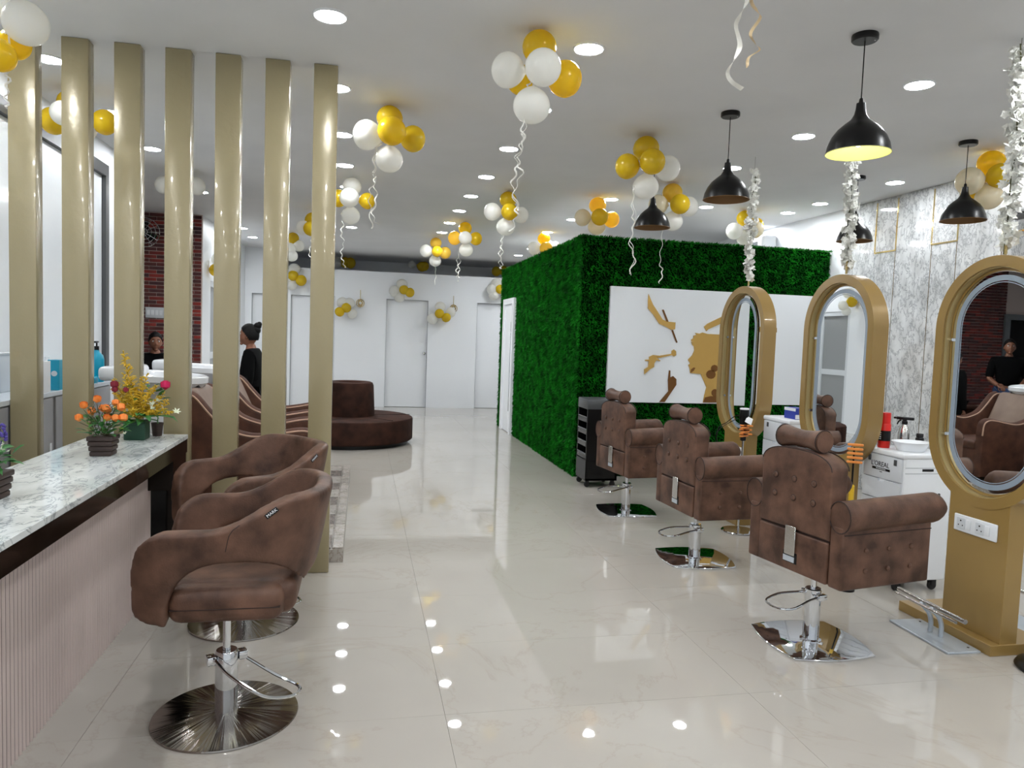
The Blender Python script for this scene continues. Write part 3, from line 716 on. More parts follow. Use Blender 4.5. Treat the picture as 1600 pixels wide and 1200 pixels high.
BAL=[["A",[[0.86,3.75,2.988,0.088,"g"],[0.695,3.7,2.843,0.087,"w"],[0.842,3.58,2.83,0.09,"w"],[0.994,3.74,2.846,0.092,"g"],[0.82,3.7,2.685,0.094,"w"],[0.788,3.82,2.845,0.077,"g"]],[[[0.789,3.68,2.593],[0.772,3.68,2.512],[0.762,3.68,2.432],[0.751,3.68,2.361],[0.728,3.68,2.27],[0.751,3.68,2.175],[0.754,3.68,2.111],[0.73,3.68,2.039]],[[0.79,3.68,2.752],[0.77,3.68,2.576],[0.78,3.68,2.491],[0.743,3.68,2.399],[0.776,3.68,2.337],[0.739,3.68,2.239],[0.773,3.68,2.145]]]],["B",[[0.157,5.25,2.986,0.09,"g"],[0.167,5.08,2.86,0.096,"g"],[0.011,5.2,2.852,0.102,"w"],[0.316,5.26,2.869,0.091,"g"],[0.158,5.2,2.705,0.094,"w"]],[[[0.078,5.18,2.771],[0.063,5.18,2.641],[0.061,5.18,2.532],[0.077,5.18,2.425],[0.053,5.18,2.315],[0.09,5.18,2.247]],[[0.061,5.18,2.748],[0.055,5.18,2.618],[0.065,5.18,2.554],[0.033,5.18,2.465],[0.035,5.18,2.357],[0.051,5.18,2.219]]]],["D",[[-0.132,7.75,2.98,0.095,"w"],[-0.257,7.75,2.857,0.089,"g"],[-0.151,7.58,2.841,0.097,"w"],[0.019,7.7,2.842,0.083,"g"],[-0.138,7.73,2.694,0.093,"w"]],[[[-0.226,7.68,2.687],[-0.211,7.68,2.592],[-0.228,7.68,2.494],[-0.201,7.68,2.4],[-0.225,7.68,2.302],[-0.204,7.68,2.219],[-0.184,7.68,2.156]]]],["E",[[-0.658,9.98,2.935,0.106,"g"],[-0.672,9.85,2.817,0.096,"g"],[-0.767,9.95,2.833,0.097,"w"],[-0.574,9.95,2.878,0.098,"w"]],[[[-0.684,9.93,2.737],[-0.666,9.93,2.639],[-0.696,9.93,2.513],[-0.67,9.93,2.432]]]],["E2",[[-1.123,12.4,2.98,0.095,"g"],[-1.16,12.4,2.82,0.096,"w"],[-1.043,12.42,2.871,0.096,"w"],[-1.138,12.4,2.709,0.096,"w"]],[]],["F",[[1.14,11.94,2.983,0.092,"y"],[0.985,11.9,2.85,0.102,"w"],[1.148,11.77,2.835,0.086,"g"],[1.29,11.95,2.842,0.098,"y"],[1.133,11.9,2.705,0.097,"w"]],[[[1.134,11.88,2.61],[1.148,11.88,2.468],[1.132,11.88,2.313]]]],["G",[[1.368,10.14,2.984,0.092,"g"],[1.228,10.12,2.845,0.096,"y"],[1.351,9.98,2.835,0.091,"w"],[1.516,10.14,2.857,0.092,"g"],[1.381,10.1,2.695,0.096,"w"]],[[[1.283,10.08,2.626],[1.26,10.08,2.511],[1.298,10.08,2.408],[1.266,10.08,2.318],[1.294,10.08,2.25]],[[1.274,10.08,2.625],[1.304,10.08,2.513],[1.254,10.08,2.405],[1.302,10.08,2.303]]]],["H",[[1.516,7.85,2.983,0.092,"g"],[1.502,7.68,2.831,0.09,"g"],[1.344,7.8,2.84,0.095,"w"],[1.657,7.85,2.835,0.089,"w"],[1.489,7.8,2.693,0.099,"w"]],[[[1.467,7.78,2.614],[1.442,7.78,2.51],[1.46,7.78,2.409],[1.428,7.78,2.305],[1.459,7.78,2.238]],[[1.453,7.78,2.613],[1.45,7.78,2.497],[1.425,7.78,2.4],[1.464,7.78,2.293],[1.431,7.78,2.237]]]],["I",[[2.513,7.8,2.982,0.094,"y"],[2.486,7.63,2.836,0.092,"g"],[2.669,7.78,2.843,0.09,"y"],[2.336,7.75,2.837,0.093,"c"],[2.505,7.78,2.762,0.097,"c"]],[]],["J",[[2.617,10.64,2.981,0.094,"g"],[2.467,10.6,2.832,0.098,"w"],[2.617,10.5,2.83,0.093,"y"],[2.787,10.63,2.864,0.094,"w"]],[]],["C",[[2.103,5.38,2.975,0.1,"g"],[1.932,5.3,2.818,0.094,"g"],[2.088,5.21,2.844,0.095,"g"],[2.275,5.37,2.846,0.098,"w"],[2.093,5.33,2.689,0.098,"w"]],[[[1.99,5.31,2.634],[1.987,5.31,2.49],[2.002,5.31,2.395],[1.987,5.31,2.274],[2.013,5.31,2.155],[1.989,5.31,2.008]],[[1.99,5.31,2.634],[2.011,5.31,2.42],[1.978,5.31,2.249],[2.025,5.31,2.131],[1.979,5.31,2.018]]]],["K",[[2.973,6.85,2.977,0.098,"y"],[2.979,6.68,2.846,0.096,"g"],[2.812,6.8,2.848,0.098,"c"],[3.144,6.85,2.861,0.099,"w"],[2.967,6.8,2.704,0.098,"w"]],[[[2.859,6.78,2.663],[2.856,6.78,2.477],[2.845,6.78,2.29],[2.877,6.78,2.198],[2.849,6.78,2.084]]]],["L",[[4.339,7.89,2.982,0.094,"g"],[4.197,7.85,2.824,0.097,"w"],[4.402,7.77,2.841,0.1,"c"],[4.489,7.9,2.916,0.087,"g"],[4.326,7.85,2.758,0.094,"w"]],[]],["M",[[4.75,4.9,2.974,0.101,"g"],[4.684,4.75,2.848,0.092,"g"],[4.527,4.85,2.818,0.103,"c"],[4.684,4.83,2.71,0.098,"c"],[4.659,4.95,2.804,0.091,"g"]],[]],["N",[[-1.531,3.8,2.848,0.098,"w"],[-1.626,3.77,2.691,0.074,"g"],[-1.617,3.9,2.788,0.071,"g"],[-1.648,3.85,2.946,0.069,"w"]],[[[-1.615,3.83,2.676],[-1.626,3.83,2.641],[-1.613,3.83,2.599],[-1.624,3.83,2.526],[-1.617,3.83,2.475]]]],["O",[[-1.973,5.6,2.985,0.091,"g"],[-2.069,5.57,2.857,0.09,"g"],[-1.963,5.43,2.877,0.08,"w"],[-1.773,5.6,2.884,0.085,"g"],[-1.91,5.6,2.832,0.092,"w"]],[]],["P",[[-1.999,8.1,2.928,0.092,"w"],[-1.7,8.1,2.938,0.093,"w"],[-1.859,8.12,2.97,0.105,"g"],[-1.835,8.02,2.906,0.098,"g"],[-1.857,8.12,2.794,0.093,"w"]],[]],["WA",[[0.802,14.83,2.383,0.096,"g"],[0.918,14.83,2.337,0.096,"g"],[0.629,14.9,2.353,0.115,"w"],[0.765,14.9,2.487,0.115,"w"],[0.721,14.9,2.242,0.109,"w"]],[]],["WB",[[-0.436,14.83,1.897,0.096,"g"],[-0.314,14.83,1.978,0.096,"g"],[-0.255,14.9,2.071,0.109,"w"],[-0.392,14.9,2.078,0.109,"w"],[-0.202,14.9,1.871,0.103,"w"]],[]],["WC",[[1.533,14.83,1.94,0.096,"g"],[1.665,14.83,1.868,0.096,"g"],[1.4,14.9,1.833,0.115,"w"],[1.55,14.9,2.073,0.109,"w"],[1.762,14.9,1.978,0.103,"w"]],[]],["WD",[[2.755,14.83,2.488,0.096,"g"],[2.864,14.83,2.441,0.096,"g"],[2.607,14.9,2.485,0.115,"w"],[2.697,14.9,2.608,0.115,"w"],[2.651,14.9,2.369,0.109,"w"]],[]],["WE",[[-1.331,14.83,2.553,0.102,"g"],[-1.186,14.83,2.474,0.108,"g"],[-1.316,14.9,2.683,0.115,"w"],[-1.444,14.9,2.491,0.115,"w"],[-1.359,14.9,2.383,0.103,"w"]],[]],["BX",[[-0.386,15.9,2.958,0.116,"g"],[-0.277,15.9,2.956,0.116,"g"],[-0.54,15.9,2.951,0.123,"w"]],[]],["BY",[[1.279,15.9,2.972,0.103,"g"],[1.228,15.9,2.965,0.109,"g"],[1.022,15.9,2.994,0.082,"w"]],[]],["BZ",[[3.019,15.9,2.965,0.109,"g"],[2.869,15.9,2.947,0.109,"g"],[3.098,15.9,2.959,0.109,"w"]],[]],["LW",[[-2.146,11.6,2.351,0.095,"g"],[-2.127,11.67,2.511,0.1,"w"],[-2.044,11.67,2.287,0.09,"w"],[-2.106,11.67,2.189,0.08,"w"]],[]]]
RIBS=[[(1.579,2.95,3.078),(1.579,2.95,2.973),(1.553,2.95,2.911),(1.532,2.95,2.861),(1.555,2.95,2.784),(1.534,2.95,2.723),(1.505,2.95,2.666),(1.525,2.95,2.628),(1.577,2.95,2.601)],[(1.585,2.95,3.079),(1.597,2.95,2.969),(1.63,2.95,2.931),(1.643,2.95,2.906),(1.602,2.95,2.837),(1.626,2.95,2.797),(1.648,2.95,2.773),(1.599,2.95,2.735),(1.596,2.95,2.695)]]
# ================================================================ trolleys
def castors(t, xs, ys, r=.03):
    for x in xs:
        for y in ys:
            w_ = MB().lathe([(0, -.012), (r*.8, -.012), (r, -.006), (r, .006), (r*.8, .012), (0, .012)], 18, M=Matrix.Translation((x, y, r))@Matrix.Rotation(PI/2, 4, 'X')).box(x-.018, y-.02, r, x+.018, y+.02, r*2+.012, .004).build('castor', M['rubber'], t)
def white_trolley(x, y, h, label, name):
    t = thing('drawer_trolley', label, 'trolley', (x, y, 0), 0, 'white drawer trolleys')
    D, W = .36, .362        # x depth, y width (y is the near edge)
    castors(t, (.05, D-.05), (.05, W-.05))
    MB().box(0.012, 0, .075, D, W, h-.03, .012, 3).build('cabinet_body', M['white_plastic'], t)
    MB().box(-.004, -.006, h-.035, D+.006, W+.006, h, .012, 3).build('top_tray', M['white_plastic'], t)
    MB().box(-.002, .01, h-.185, .014, W-.01, h-.037, .003, 2).build('front_panel', M['pale_plastic'], t)
    for yy in (.06, W-.07):
        MB().box(-.008, yy-.012, h-.085, -.002, yy+.012, h-.048, .004, 2).build('catch', M['dark_alu'], t)
    z1 = h-.19; k = 0
    for dz in (.125, .125, .125, .15):
        if z1-dz < .07: break
        pts = [(.012, z1-dz), (W-.012, z1-dz), (W-.012, z1), (W/2+.035, z1), (W/2+.025, z1-.016), (W/2-.025, z1-.016), (W/2-.035, z1), (.012, z1)]
        d = MB().prism(pts, .016, M=Matrix(((0, 0, 1, -.003), (1, 0, 0, 0), (0, 1, 0, 0), (0, 0, 0, 1)))).build('drawer', M['pale_plastic'], t, smooth=False)
        MB().box(.013, W/2-.035, z1-.02, .0145, W/2+.035, z1).build('finger_slot', M['black'], d, smooth=False)
        z1 -= dz+.007
    for zz in (h-.09, h-.125): MB().box(.02, -.0012, zz, D-.01, .001, zz+.002).build('groove', M['alu'], t, smooth=False)
    MB().box(.14, -.002, h-.11, .22, .002, h-.095).build('side_handle', M['black'], t, smooth=False)
    # logo on the front panel: faces -x
    Rf = (PI/2, 0, -PI/2)
    if name:
        text('logo_text', "L'OREAL", .044, M['black'], t, (-.0025, W/2+.015, h-.098), Rf, .0006)
        b = MB().box(-.0035, W/2-.075, h-.134, -.0018, W/2+.085, h-.119).build('logo_bar', M['black'], t, smooth=False)
        text('logo_text', 'PROFESSIONNEL', .012, M['white_plastic'], t, (-.0040, W/2+.005, h-.1265), Rf, .0003)
        text('logo_text', 'PARIS', .0095, M['black'], t, (-.0025, W/2+.005, h-.145), Rf, .0004)
        text('side_text', 'PARIS', .046, M['black'], t, (.265, -.0015, .56), (PI/2, -PI/2, 0), .0006, bold=.001, space=1.25)
    return t
white_trolley(3.266, 3.855, .875, 'white drawer trolley with black lettering beside the nearest mirror', True)
white_trolley(3.17, 4.93, .955, 'white drawer trolley behind the middle mirror, carrying a blue box', False)
t = thing('basket_trolley', 'black trolley of open baskets on castors beside the turf booth', 'trolley', (2.262, 7.06, 0))
castors(t, (.03, .30), (.03, .30))
MB().box(.0, 0, .07, .34, .02, .90, .003, 1).box(0, .31, .07, .34, .33, .90, .003, 1).box(.32, 0, .07, .34, .33, .90).box(0, 0, .07, .34, .33, .09).box(-.002, 0, .09, .012, .33, .27, .002, 1).box(0, 0, .27, .34, .33, .28).build('trolley_frame', M['black'], t, smooth=False)
MB().box(-.004, -.002, .80, .345, .335, .905, .01, 2).build('top_box', M['dark_alu'], t)
for k in range(4):
    z0 = .29+.125*k
    MB().box(.004, .024, z0, .31, .306, z0+.006).box(.0, .024, z0, .008, .306, z0+.05, .002, 1).box(.29, .024, z0, .31, .306, z0+.075).build('basket', M['black_gloss'], t, smooth=False)
    MB().box(-.004, .024, z0+.05, .006, .306, z0+.058, .001, 1).build('basket_rim', M['alu'], t, smooth=False)

# items on the white trolleys
def one(o, label, cat, group=None):
    o['label'] = label; o['category'] = cat
    if group: o['group'] = group
    return o
TZ = .875
t = thing('spray_can', 'red spray can with black label on the white trolley', 'spray can', (3.335, 4.12, TZ))
MB().lathe([(0, 0), (.034, 0), (.037, .006), (.037, .150), (.033, .158), (0, .158)], 28).build('can_body', M['red'], t)
MB().lathe([(.0373, .045), (.0378, .045), (.0378, .112), (.0373, .112)], 28).build('label_band', M['black'], t)
MB().lathe([(0, .155), (.033, .155), (.033, .222), (.031, .228), (0, .228)], 28).build('cap', M['red'], t)
for k in range(4): MB().box(.0-.041, -.018, .056+.013*k, -.0375, .018, .062+.013*k).build('print_line', M['pale_plastic'], t, smooth=False)
t = thing('plastic_tray', 'white oval plastic tray on the white trolley beside the red can', 'tray', (3.415, 3.975, TZ))
MB().lathe([(0, .002), (.075, .002), (.10, .055), (.108, .057), (.108, .06), (.098, .06), (.072, .006), (0, .006)], 36, M=Matrix.Diagonal((1.1, .95, 1, 1))).build('tray_shell', M['white_plastic'], t)
def sprayer(loc, h, body, label):
    t = thing('spray_bottle', label, 'bottle', loc, math.radians(-50))
    MB().lathe([(0, 0), (.034, 0), (.036, .006), (.036, h*.45), (.03, h*.62), (.016, h*.74), (.014, h*.78), (0, h*.78)], 24).build('bottle_body', body, t)
    MB().cyl(0, 0, h*.76, h*.86, .018, 16).build('collar', M['black'], t)
    MB().box(-.05, -.011, h*.90, .055, .011, h*1.0, .006, 2).box(-.012, -.009, h*.85, .012, .009, h*.92).box(-.066, -.007, h*.92, -.048, .007, h*.98, .002, 1).build('spray_head', M['black'], t)
    MB().tube([(-.022, 0, h*.9), (-.036, 0, h*.84), (-.044, 0, h*.74)], [.006, .005, .004], 8).build('trigger', M['black'], t)
sprayer((3.49, 4.13, TZ), .20, M['steel'], 'silver spray bottle with black trigger head on the white trolley')
t = thing('hair_clipper', 'small black clipper standing on the white trolley beside the spray bottle', 'clipper', (3.55, 4.06, TZ))
MB().box(-.022, -.018, 0, .022, .018, .075, .008, 3).build('clipper_body', M['black'], t)
MB().box(-.018, -.014, .075, .018, .014, .10, .004, 2).build('clipper_head', M['rubber'], t)
t = thing('card_box', 'blue and white card box on the trolley behind the middle mirror', 'box', (3.24, 4.97, .955))
MB().box(0, 0, 0, .10, .15, .085, .002, 1).build('box_body', M['blue'], t, smooth=False)
MB().box(-.001, .0, .062, .0, .15, .085).box(0, -.001, .004, .1, 0, .036).build('white_band', M['white_plastic'], t, smooth=False)
MB().box(.045, -.002, .012, .085, -.001, .034).build('red_print', M['rose_d'], t, smooth=False)
sprayer((3.40, 5.05, .955), .21, M['white_plastic'], 'white spray bottle with black trigger behind the blue box')

# hair tool holder: black holder on a chrome pole with orange clips
t = thing('tool_holder_stand', 'chrome pole with hanging hair dryer and orange clips before the farthest mirror', 'stand', (3.02, 5.33, 0))
MB().lathe([(0, 0), (.13, 0), (.135, .008), (.13, .014), (.02, .03), (0, .03)], 32).build('base', M['chrome'], t)
MB().cyl(0, 0, .02, .76, .008, 12).build('pole', M['chrome'], t)
MB().lathe([(.026, .86), (.034, .88), (.038, .95), (.036, 1.0), (.026, 1.0), (.026, .97)], 24).box(-.02, -.014, .74, .02, .014, .87, .004, 1).build('dryer', M['black'], t)
MB().lathe([(.036, .99), (.038, 1.0), (.034, 1.004), (.029, 1.0)], 24).build('dryer_ring', M['white_plastic'], t)
MB().prism([(-.03, 0), (.02, -.03), (.045, .02), (0, .045)], .003, M=Matrix.Translation((.01, -.045, .90))@Matrix.Rotation(1.2, 4, 'X')).build('paper_tag', M['white_plastic'], t, smooth=False)
for k in range(6):
    MB().box(-.05, -.012, 0, .05, .012, .012, .003, 1).build('hair_clip', M['orange'], t, loc=(.01*(k % 2)-.005, -.02-.006*(k % 3), .775+.017*k), rotz=.5*(-1)**k)
    if k % 2: MB().box(-.02, -.02, .003, .03, -.012, .010).build('hair_clip', M['black'], t, loc=(.0, -.025, .775+.017*k))
MB().tube(smooth_path([(-.03, 0, .95), (-.08, .02, .93), (-.14, .03, .88), (-.19, .04, .85), (-.215, .04, .78), (-.20, .03, .70), (-.19, .03, .62)], 4), .0035, 6).tube(smooth_path([(-.02, .0, .93), (-.1, .0, .90), (-.2, .03, .82), (-.21, .04, .70), (-.195, .035, .60)], 4), .003, 6).build('power_cord', M['black'], t)
t = thing('clip_comb', 'row of orange sectioning clips hanging beside the lettered trolley', 'hair clips', (3.0, 3.96, 0))
MB().cyl(0, 0, .0, .90, .006, 10).lathe([(0, 0), (.055, 0), (.055, .01), (0, .02)], 24).build('pole', M['black'], t)
for k in range(5): MB().box(-.045, -.006, 0, .045, .008, .015, .003, 1).build('hair_clip', M['orange'], t, loc=(0, -.01, .80+.027*k), rotz=-.6)
MB().lathe([(0, .54), (.016, .54), (.016, .66), (0, .67)], 16).build('tool_cup', M['yellow_p'], t)

# footrests on the floor before the nearest station
def floor_footrest(x, y, rz, label):
    t = thing('floor_footrest', label, 'footrest', (x, y, 0), rz, 'floor footrests')
    MB().box(-.095, -.215, 0, .095, .215, .012, .002, 1).build('base_plate', M['silver_paint'], t, smooth=False)
    for a, b in ((.06, -.17), (.06, .17)): MB().cyl(a, b, .011, .014, .006, 10).build('screw_hole', M['black'], t)
    for yy in (-.03, .045):
        MB().tube(smooth_path([(.02, yy, .01), (.02, yy, .07), (-.0, yy, .12), (-.05, yy, .165)], 5), .0125, 10).build('support_tube', M['silver_paint'], t)
    MB().tube([(-.03, -.24, .175), (-.03, .24, .175)], .0125, 12).tube([(-.065, -.22, .165), (-.065, .22, .165)], .008, 10).build('foot_bar', M['steel'], t)
floor_footrest(2.995, 3.235, math.radians(-2), 'silver footrest with raised bar on a floor plate before the nearest mirror')
floor_footrest(3.64, 3.235, math.radians(178), 'silver footrest on the floor at the right edge, behind the nearest mirror')
t = thing('pedestal_stand', 'round glossy black stand base at the right edge of the floor', 'stand', (3.275, 2.78, 0))
MB().lathe([(0, 0), (.165, 0), (.17, .01), (.16, .028), (.12, .045), (.03, .06), (0, .06)], 48).build('base', M['black'], t)
MB().cyl(0, 0, .05, .50, .012, 16).build('pole', M['chrome'], t)
MB().lathe([(0, .49), (.03, .495), (.034, .52), (.02, .54), (0, .545)], 24).build('knob', M['black'], t)

# ================================================================ ottoman
t = thing('round_ottoman', 'round dark brown velvet ottoman with a raised tapering centre', 'ottoman', (-.14, 10.25, 0))
MB().lathe([(0, 0), (.80, 0), (.80, .06), (0, .06)], 64).build('plinth', M['black'], t)
MB().lathe([(0, .05), (.845, .05), (.862, .065), (.862, .33), (.85, .352), (.82, .362), (0, .365)], 72).build('seat', M['velvet'], t)
MB().lathe([(.335, .36), (.335, .40), (.315, .78), (.30, .815), (.27, .828), (.215, .828), (.19, .815), (.185, .70), (0, .70)], 56).build('centre_back', M['velvet'], t)
for a in range(6): MB().box(.34, -.002, .3605, .85, .002, .3675).build('seam', M['seam'], t, smooth=False, rotz=a*PI/3+.2)

# ================================================================ shampoo units
def shampoo(y, label):
    t = thing('shampoo_unit', label, 'shampoo chair', (-1.2, y, .1), 0, 'shampoo units on the raised step')
    # local: +x towards feet; arm profile in x,z
    top = [(-.02, .93), (.06, .905), (.15, .80), (.25, .695), (.36, .645), (.47, .625), (.60, .640), (.74, .665), (.83, .665), (.885, .62), (.90, .50)]
    body = [(-.10, .05), (-.10, .86)]+[tuple(p[:2]) for p in smooth_path([(a, b, 0) for a, b in top], 3)]+[(.90, .05)]
    for s in (-1, 1):
        a = MB().prism([(p[0], p[1]) for p in body], .10, M=Matrix(((1, 0, 0, 0), (0, 0, -1, .05+s*.36), (0, 1, 0, 0), (0, 0, 0, 1))), bev=.012).build('arm_panel', M['leather2'], t, ang=50)
        sp = smooth_path([(p[0], 0, p[1]) for p in top], 4)
        MB().tube([(q[0], s*.36, q[2]+.006) for q in sp], .032, 8, flat=.35).build('arm_cap', M['leather2'], t)
        MB().tube([(q[0], s*.36-.043, q[2]+.008) for q in sp], .0075, 6).build('piping', M['piping'], a)
    MB().box(-.05, -.31, .05, .88, .31, .36, .02, 2).build('seat_box', M['leather2'], t)
    MB().box(.0, -.305, .34, .90, .305, .44, .035, 3).build('seat_cushion', M['leather2'], t)
    MB().box(-.05, -.28, -.33, .06, .28, .36, .05, 4, M=Matrix.Translation((.13, 0, .62))@Matrix.Rotation(-.42, 4, 'Y')).build('back_cushion', M['pillow'], t)
    # ceramic bowl on a pedestal at the head end
    prof = [(0, .80), (.10, .80), (.20, .86), (.265, .99), (.30, 1.03), (.30, 1.07), (.285, 1.08), (.262, 1.07), (.235, 1.0), (.16, .90), (0, .875)]
    MB().lathe(prof, 40, M=Matrix.Translation((-.26, 0, -.03))@Matrix.Diagonal((1.1, 1, 1, 1))@Matrix.Translation((0, 0, .97))@Matrix.Rotation(.06, 4, 'Y')@Matrix.Translation((0, 0, -.97))).build('ceramic_bowl', M['ceramic'], t)
    MB().box(-.60, -.27, 1.0, -.40, .27, 1.10, .03, 3).build('bowl_shelf', M['ceramic'], t)
    MB().box(-.56, -.2, -.0, -.13, .2, .84, .04, 3).build('pedestal', M['ceramic'], t)
    MB().box(-.02, -.13, .93, .035, .13, 1.015, .02, 3).build('neck_rest', M['rubber'], t)
    fa = MB().cyl(-.50, 0, 1.08, 1.15, .02, 14).tube([(-.50, 0, 1.14), (-.46, 0, 1.17), (-.40, 0, 1.16)], .012, 8).tube([(-.52, 0, 1.15), (-.56, .0, 1.19)], .008, 8).build('faucet', M['chrome'], t)
shampoo(5.82, 'nearest brown shampoo chair with white ceramic bowl, behind the slats')
shampoo(7.15, 'farther brown shampoo chair with white ceramic bowl, in front of the standing woman')

# ================================================================ pendants
def pendant(x, y, lit, label):
    t = thing('pendant_lamp', label, 'pendant lamp', (x, y, 0), 0, 'black dome pendants')
    MB().lathe([(0, H), (.062, H), (.064, H-.006), (.064, H-.026), (.058, H-.032), (0, H-.032)], 36).build('canopy', M['black'], t)
    MB().sph((.035, -.03, H-.033), .004, 8).build('screw', M['chrome'], t)
    zb = 2.50; r = .155
    MB().cyl(0, 0, zb+.25, H-.03, .003, 8).build('cord', M['black'], t)
    MB().lathe([(.004, zb+.275), (.009, zb+.27), (.012, zb+.245), (.0, zb+.245)], 16).build('cord_grip', M['black'], t)
    prof = [(.010, .250), (.021, .248), (.024, .215), (.030, .190), (.045, .165), (.075, .142), (.105, .115), (.130, .08), (.147, .04), (r, 0)]
    s = MB().lathe([(a, zb+b) for a, b in prof], 48).build('lamp_shade', M['black'], t, ang=60)
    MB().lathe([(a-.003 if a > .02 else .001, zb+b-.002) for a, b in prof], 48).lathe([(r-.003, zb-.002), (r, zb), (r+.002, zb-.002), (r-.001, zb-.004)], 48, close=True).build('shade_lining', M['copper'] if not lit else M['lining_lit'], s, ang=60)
    MB().lathe([(0, zb+.03), (.022, zb+.04), (.03, zb+.07), (.02, zb+.11), (.013, zb+.15), (0, zb+.16)], 20).build('bulb', M['bulb'] if lit else M['pale_plastic'], s)
M['lining_lit'] = mat('lamplit_lining', lin(214, 210, 150), .5)  # lamplight painted into the lining colour; unlit shades keep the copper
pendant(2.452, 3.356, True, 'lit black dome pendant, the nearest of all, glowing pale yellow inside')
pendant(2.43, 4.69, False, 'unlit black dome pendant hanging above the middle tufted chair')
pendant(2.45, 6.05, False, 'small black dome pendant in front of the balloons above the turf booth')
pendant(4.41, 4.768, False, 'black dome pendant in front of the marble wall at the right')
pendant(4.42, 6.02, False, 'black dome pendant half hidden by the middle flower garland')

# ================================================================ flower garlands
def blossom_mesh(seed):
    rg = random.Random(seed); mb = MB()
    for f in range(3):
        c = Vector((rg.uniform(-.012, .012), rg.uniform(-.012, .012), rg.uniform(-.012, .012)))
        d = Vector((rg.uniform(-1, 1), rg.uniform(-1, 1), rg.uniform(-.6, .8))).normalized(); q = d.to_track_quat('Z', 'Y').to_matrix().to_4x4()
        t = bmesh.new()
        for k in range(5):
            a = 2*PI*k/5; ca, sa = math.cos(a), math.sin(a); L = rg.uniform(.020, .027)
            px_, py_ = -sa, ca
            v = [t.verts.new(p) for p in ((0, 0, 0), (ca*L*.6+px_*L*.42, sa*L*.6+py_*L*.42, L*.25), (ca*L, sa*L, L*.18), (ca*L*.6-px_*L*.42, sa*L*.6-py_*L*.42, L*.25))]
            t.faces.new(v)
        mb.add(t, Matrix.Translation(c+d*.006)@q)
    o = mb.build('blossom', M['blossom'], smooth=False); me = o.data; bpy.data.objects.remove(o); return me
BLM = [blossom_mesh(k) for k in range(6)]
def garland(y, z1, z0, n, label, seed):
    rg = random.Random(seed); x = 3.2
    t = thing('flower_garland', label, 'garland', (x, y, z0), 0, 'white blossom garlands')
    L = z1-z0
    path = smooth_path([(rg.uniform(-.014, .014), rg.uniform(-.014, .014), .004+L*k/8) for k in range(9)], 3)
    MB().tube(path, .0035, 5).tube([(0, 0, L), (0, 0, H-z0)], .0012, 4).build('stem', M['stem'], t)
    MB().tube([(0, 0, 0.001), (0.003, 0, .09)], .008, 6).build('gold_tie', M['gold_bright'], t)
    for k in range(n):
        h = L*(k+.5)/n*.95+.045; a = rg.uniform(0, 2*PI); r = rg.uniform(.008, .038)*(1 if rg.random() < .8 else 1.3)
        inst('blossom', BLM[rg.randrange(6)], t, (r*math.cos(a), r*math.sin(a), h), rot=(rg.uniform(-1, 1), rg.uniform(-1, 1), a), sc=rg.uniform(.8, 1.25))
garland(5.70, 2.975, 2.01, 95, 'white blossom garland hanging above the farthest mirror', 11)
garland(4.42, 2.99, 2.01, 105, 'white blossom garland hanging above the middle mirror', 12)
garland(3.17, 3.05, 2.01, 115, 'white blossom garland hanging above the nearest mirror', 13)

# ================================================================ ceiling downlights
FM = []
def far_me(me):
    if not FM: FM.append(me.copy()); FM[0].materials.clear(); FM[0].materials.append(M['lamp_far'])
    return FM[0]
def downlight(x, y, label, first=[None], group='round ceiling downlights'):
    if first[0] is None:
        t = thing('ceiling_light', label, 'ceiling light', (x, y, H), 0, group)
        MB().lathe([(.074, 0), (.088, 0), (.088, -.004), (.080, -.008), (.074, -.005)], 32, close=True).build('trim_ring', M['white_plastic'], t)
        MB().lathe([(0, -.003), (.076, -.003), (.076, -.005), (0, -.005)], 32).build('diffuser', M['lamp'], t, smooth=False)
        first[0] = t
    else:
        r = dup(first[0], (x, y, H), 0, label, group)
        if y > 8.8 and not (x > 2 and y < 11):
            for ch in r.children:
                if ch.name.startswith('diffuser'): ch.data = far_me(ch.data)
ordn = ['first', 'second', 'third', 'fourth', 'fifth', 'sixth', 'seventh', 'eighth', 'ninth', 'tenth', 'eleventh', 'twelfth', 'thirteenth']
rows = [(-1.89, [3.95, 5.01, 6.10, 7.21, 9.27, 12.31, 13.42], 'row along the left wall'), (-.19, [3.9, 5.0, 6.15, 7.25, 8.3, 9.35, 10.4, 11.42], 'row just right of the slats'),
        (1.175, [3.92, 5.03, 6.13, 7.26, 8.30, 9.32, 10.36, 11.36], 'row above the aisle'), (3.21, [3.87, 5.03, 6.11], 'row above the mirrors'),
        (4.88, [3.9, 5.03, 6.11, 7.26, 7.88], 'row along the marble wall')]
for x, yy, nm in rows:
    for k, y in enumerate(yy): downlight(x, y, 'white round downlight, %s from the camera in the %s' % (ordn[k], nm))
for x, y, nm in ((2.69, 7.88, 'behind the yellow balloons over the booth front edge'), (2.69, 9.39, 'over the left side of the turf booth'), (2.66, 10.62, 'over the far left end of the turf booth'),
                 (3.85, 7.9, 'just over the front of the turf booth, right of the balloons'), (5.1, 8.95, 'deep over the booth by the right wall')):
    downlight(x, y, 'white round downlight '+nm)
for x, a in ((2.9, 'left'), (4.4, 'right')):
    for k, y in enumerate((11.6, 12.7, 13.8)): downlight(x, y, 'added fill downlight hidden behind the turf booth, %s of its %s row' % (ordn[k], a), group='added fill lights behind the booth')  # invented lamps, out of sight, that brighten the far partition
for x, a in ((-1.89, 'left wall'), (-.19, 'slat'), (1.175, 'aisle'), (3.21, 'mirror'), (4.88, 'marble wall')):
    for k, y in enumerate((2.8, 1.7, .6, -.5, -1.6)): downlight(x, y, 'round downlight out of view near the camera, %s of the %s row' % (ordn[k], a), group='downlights outside the view')

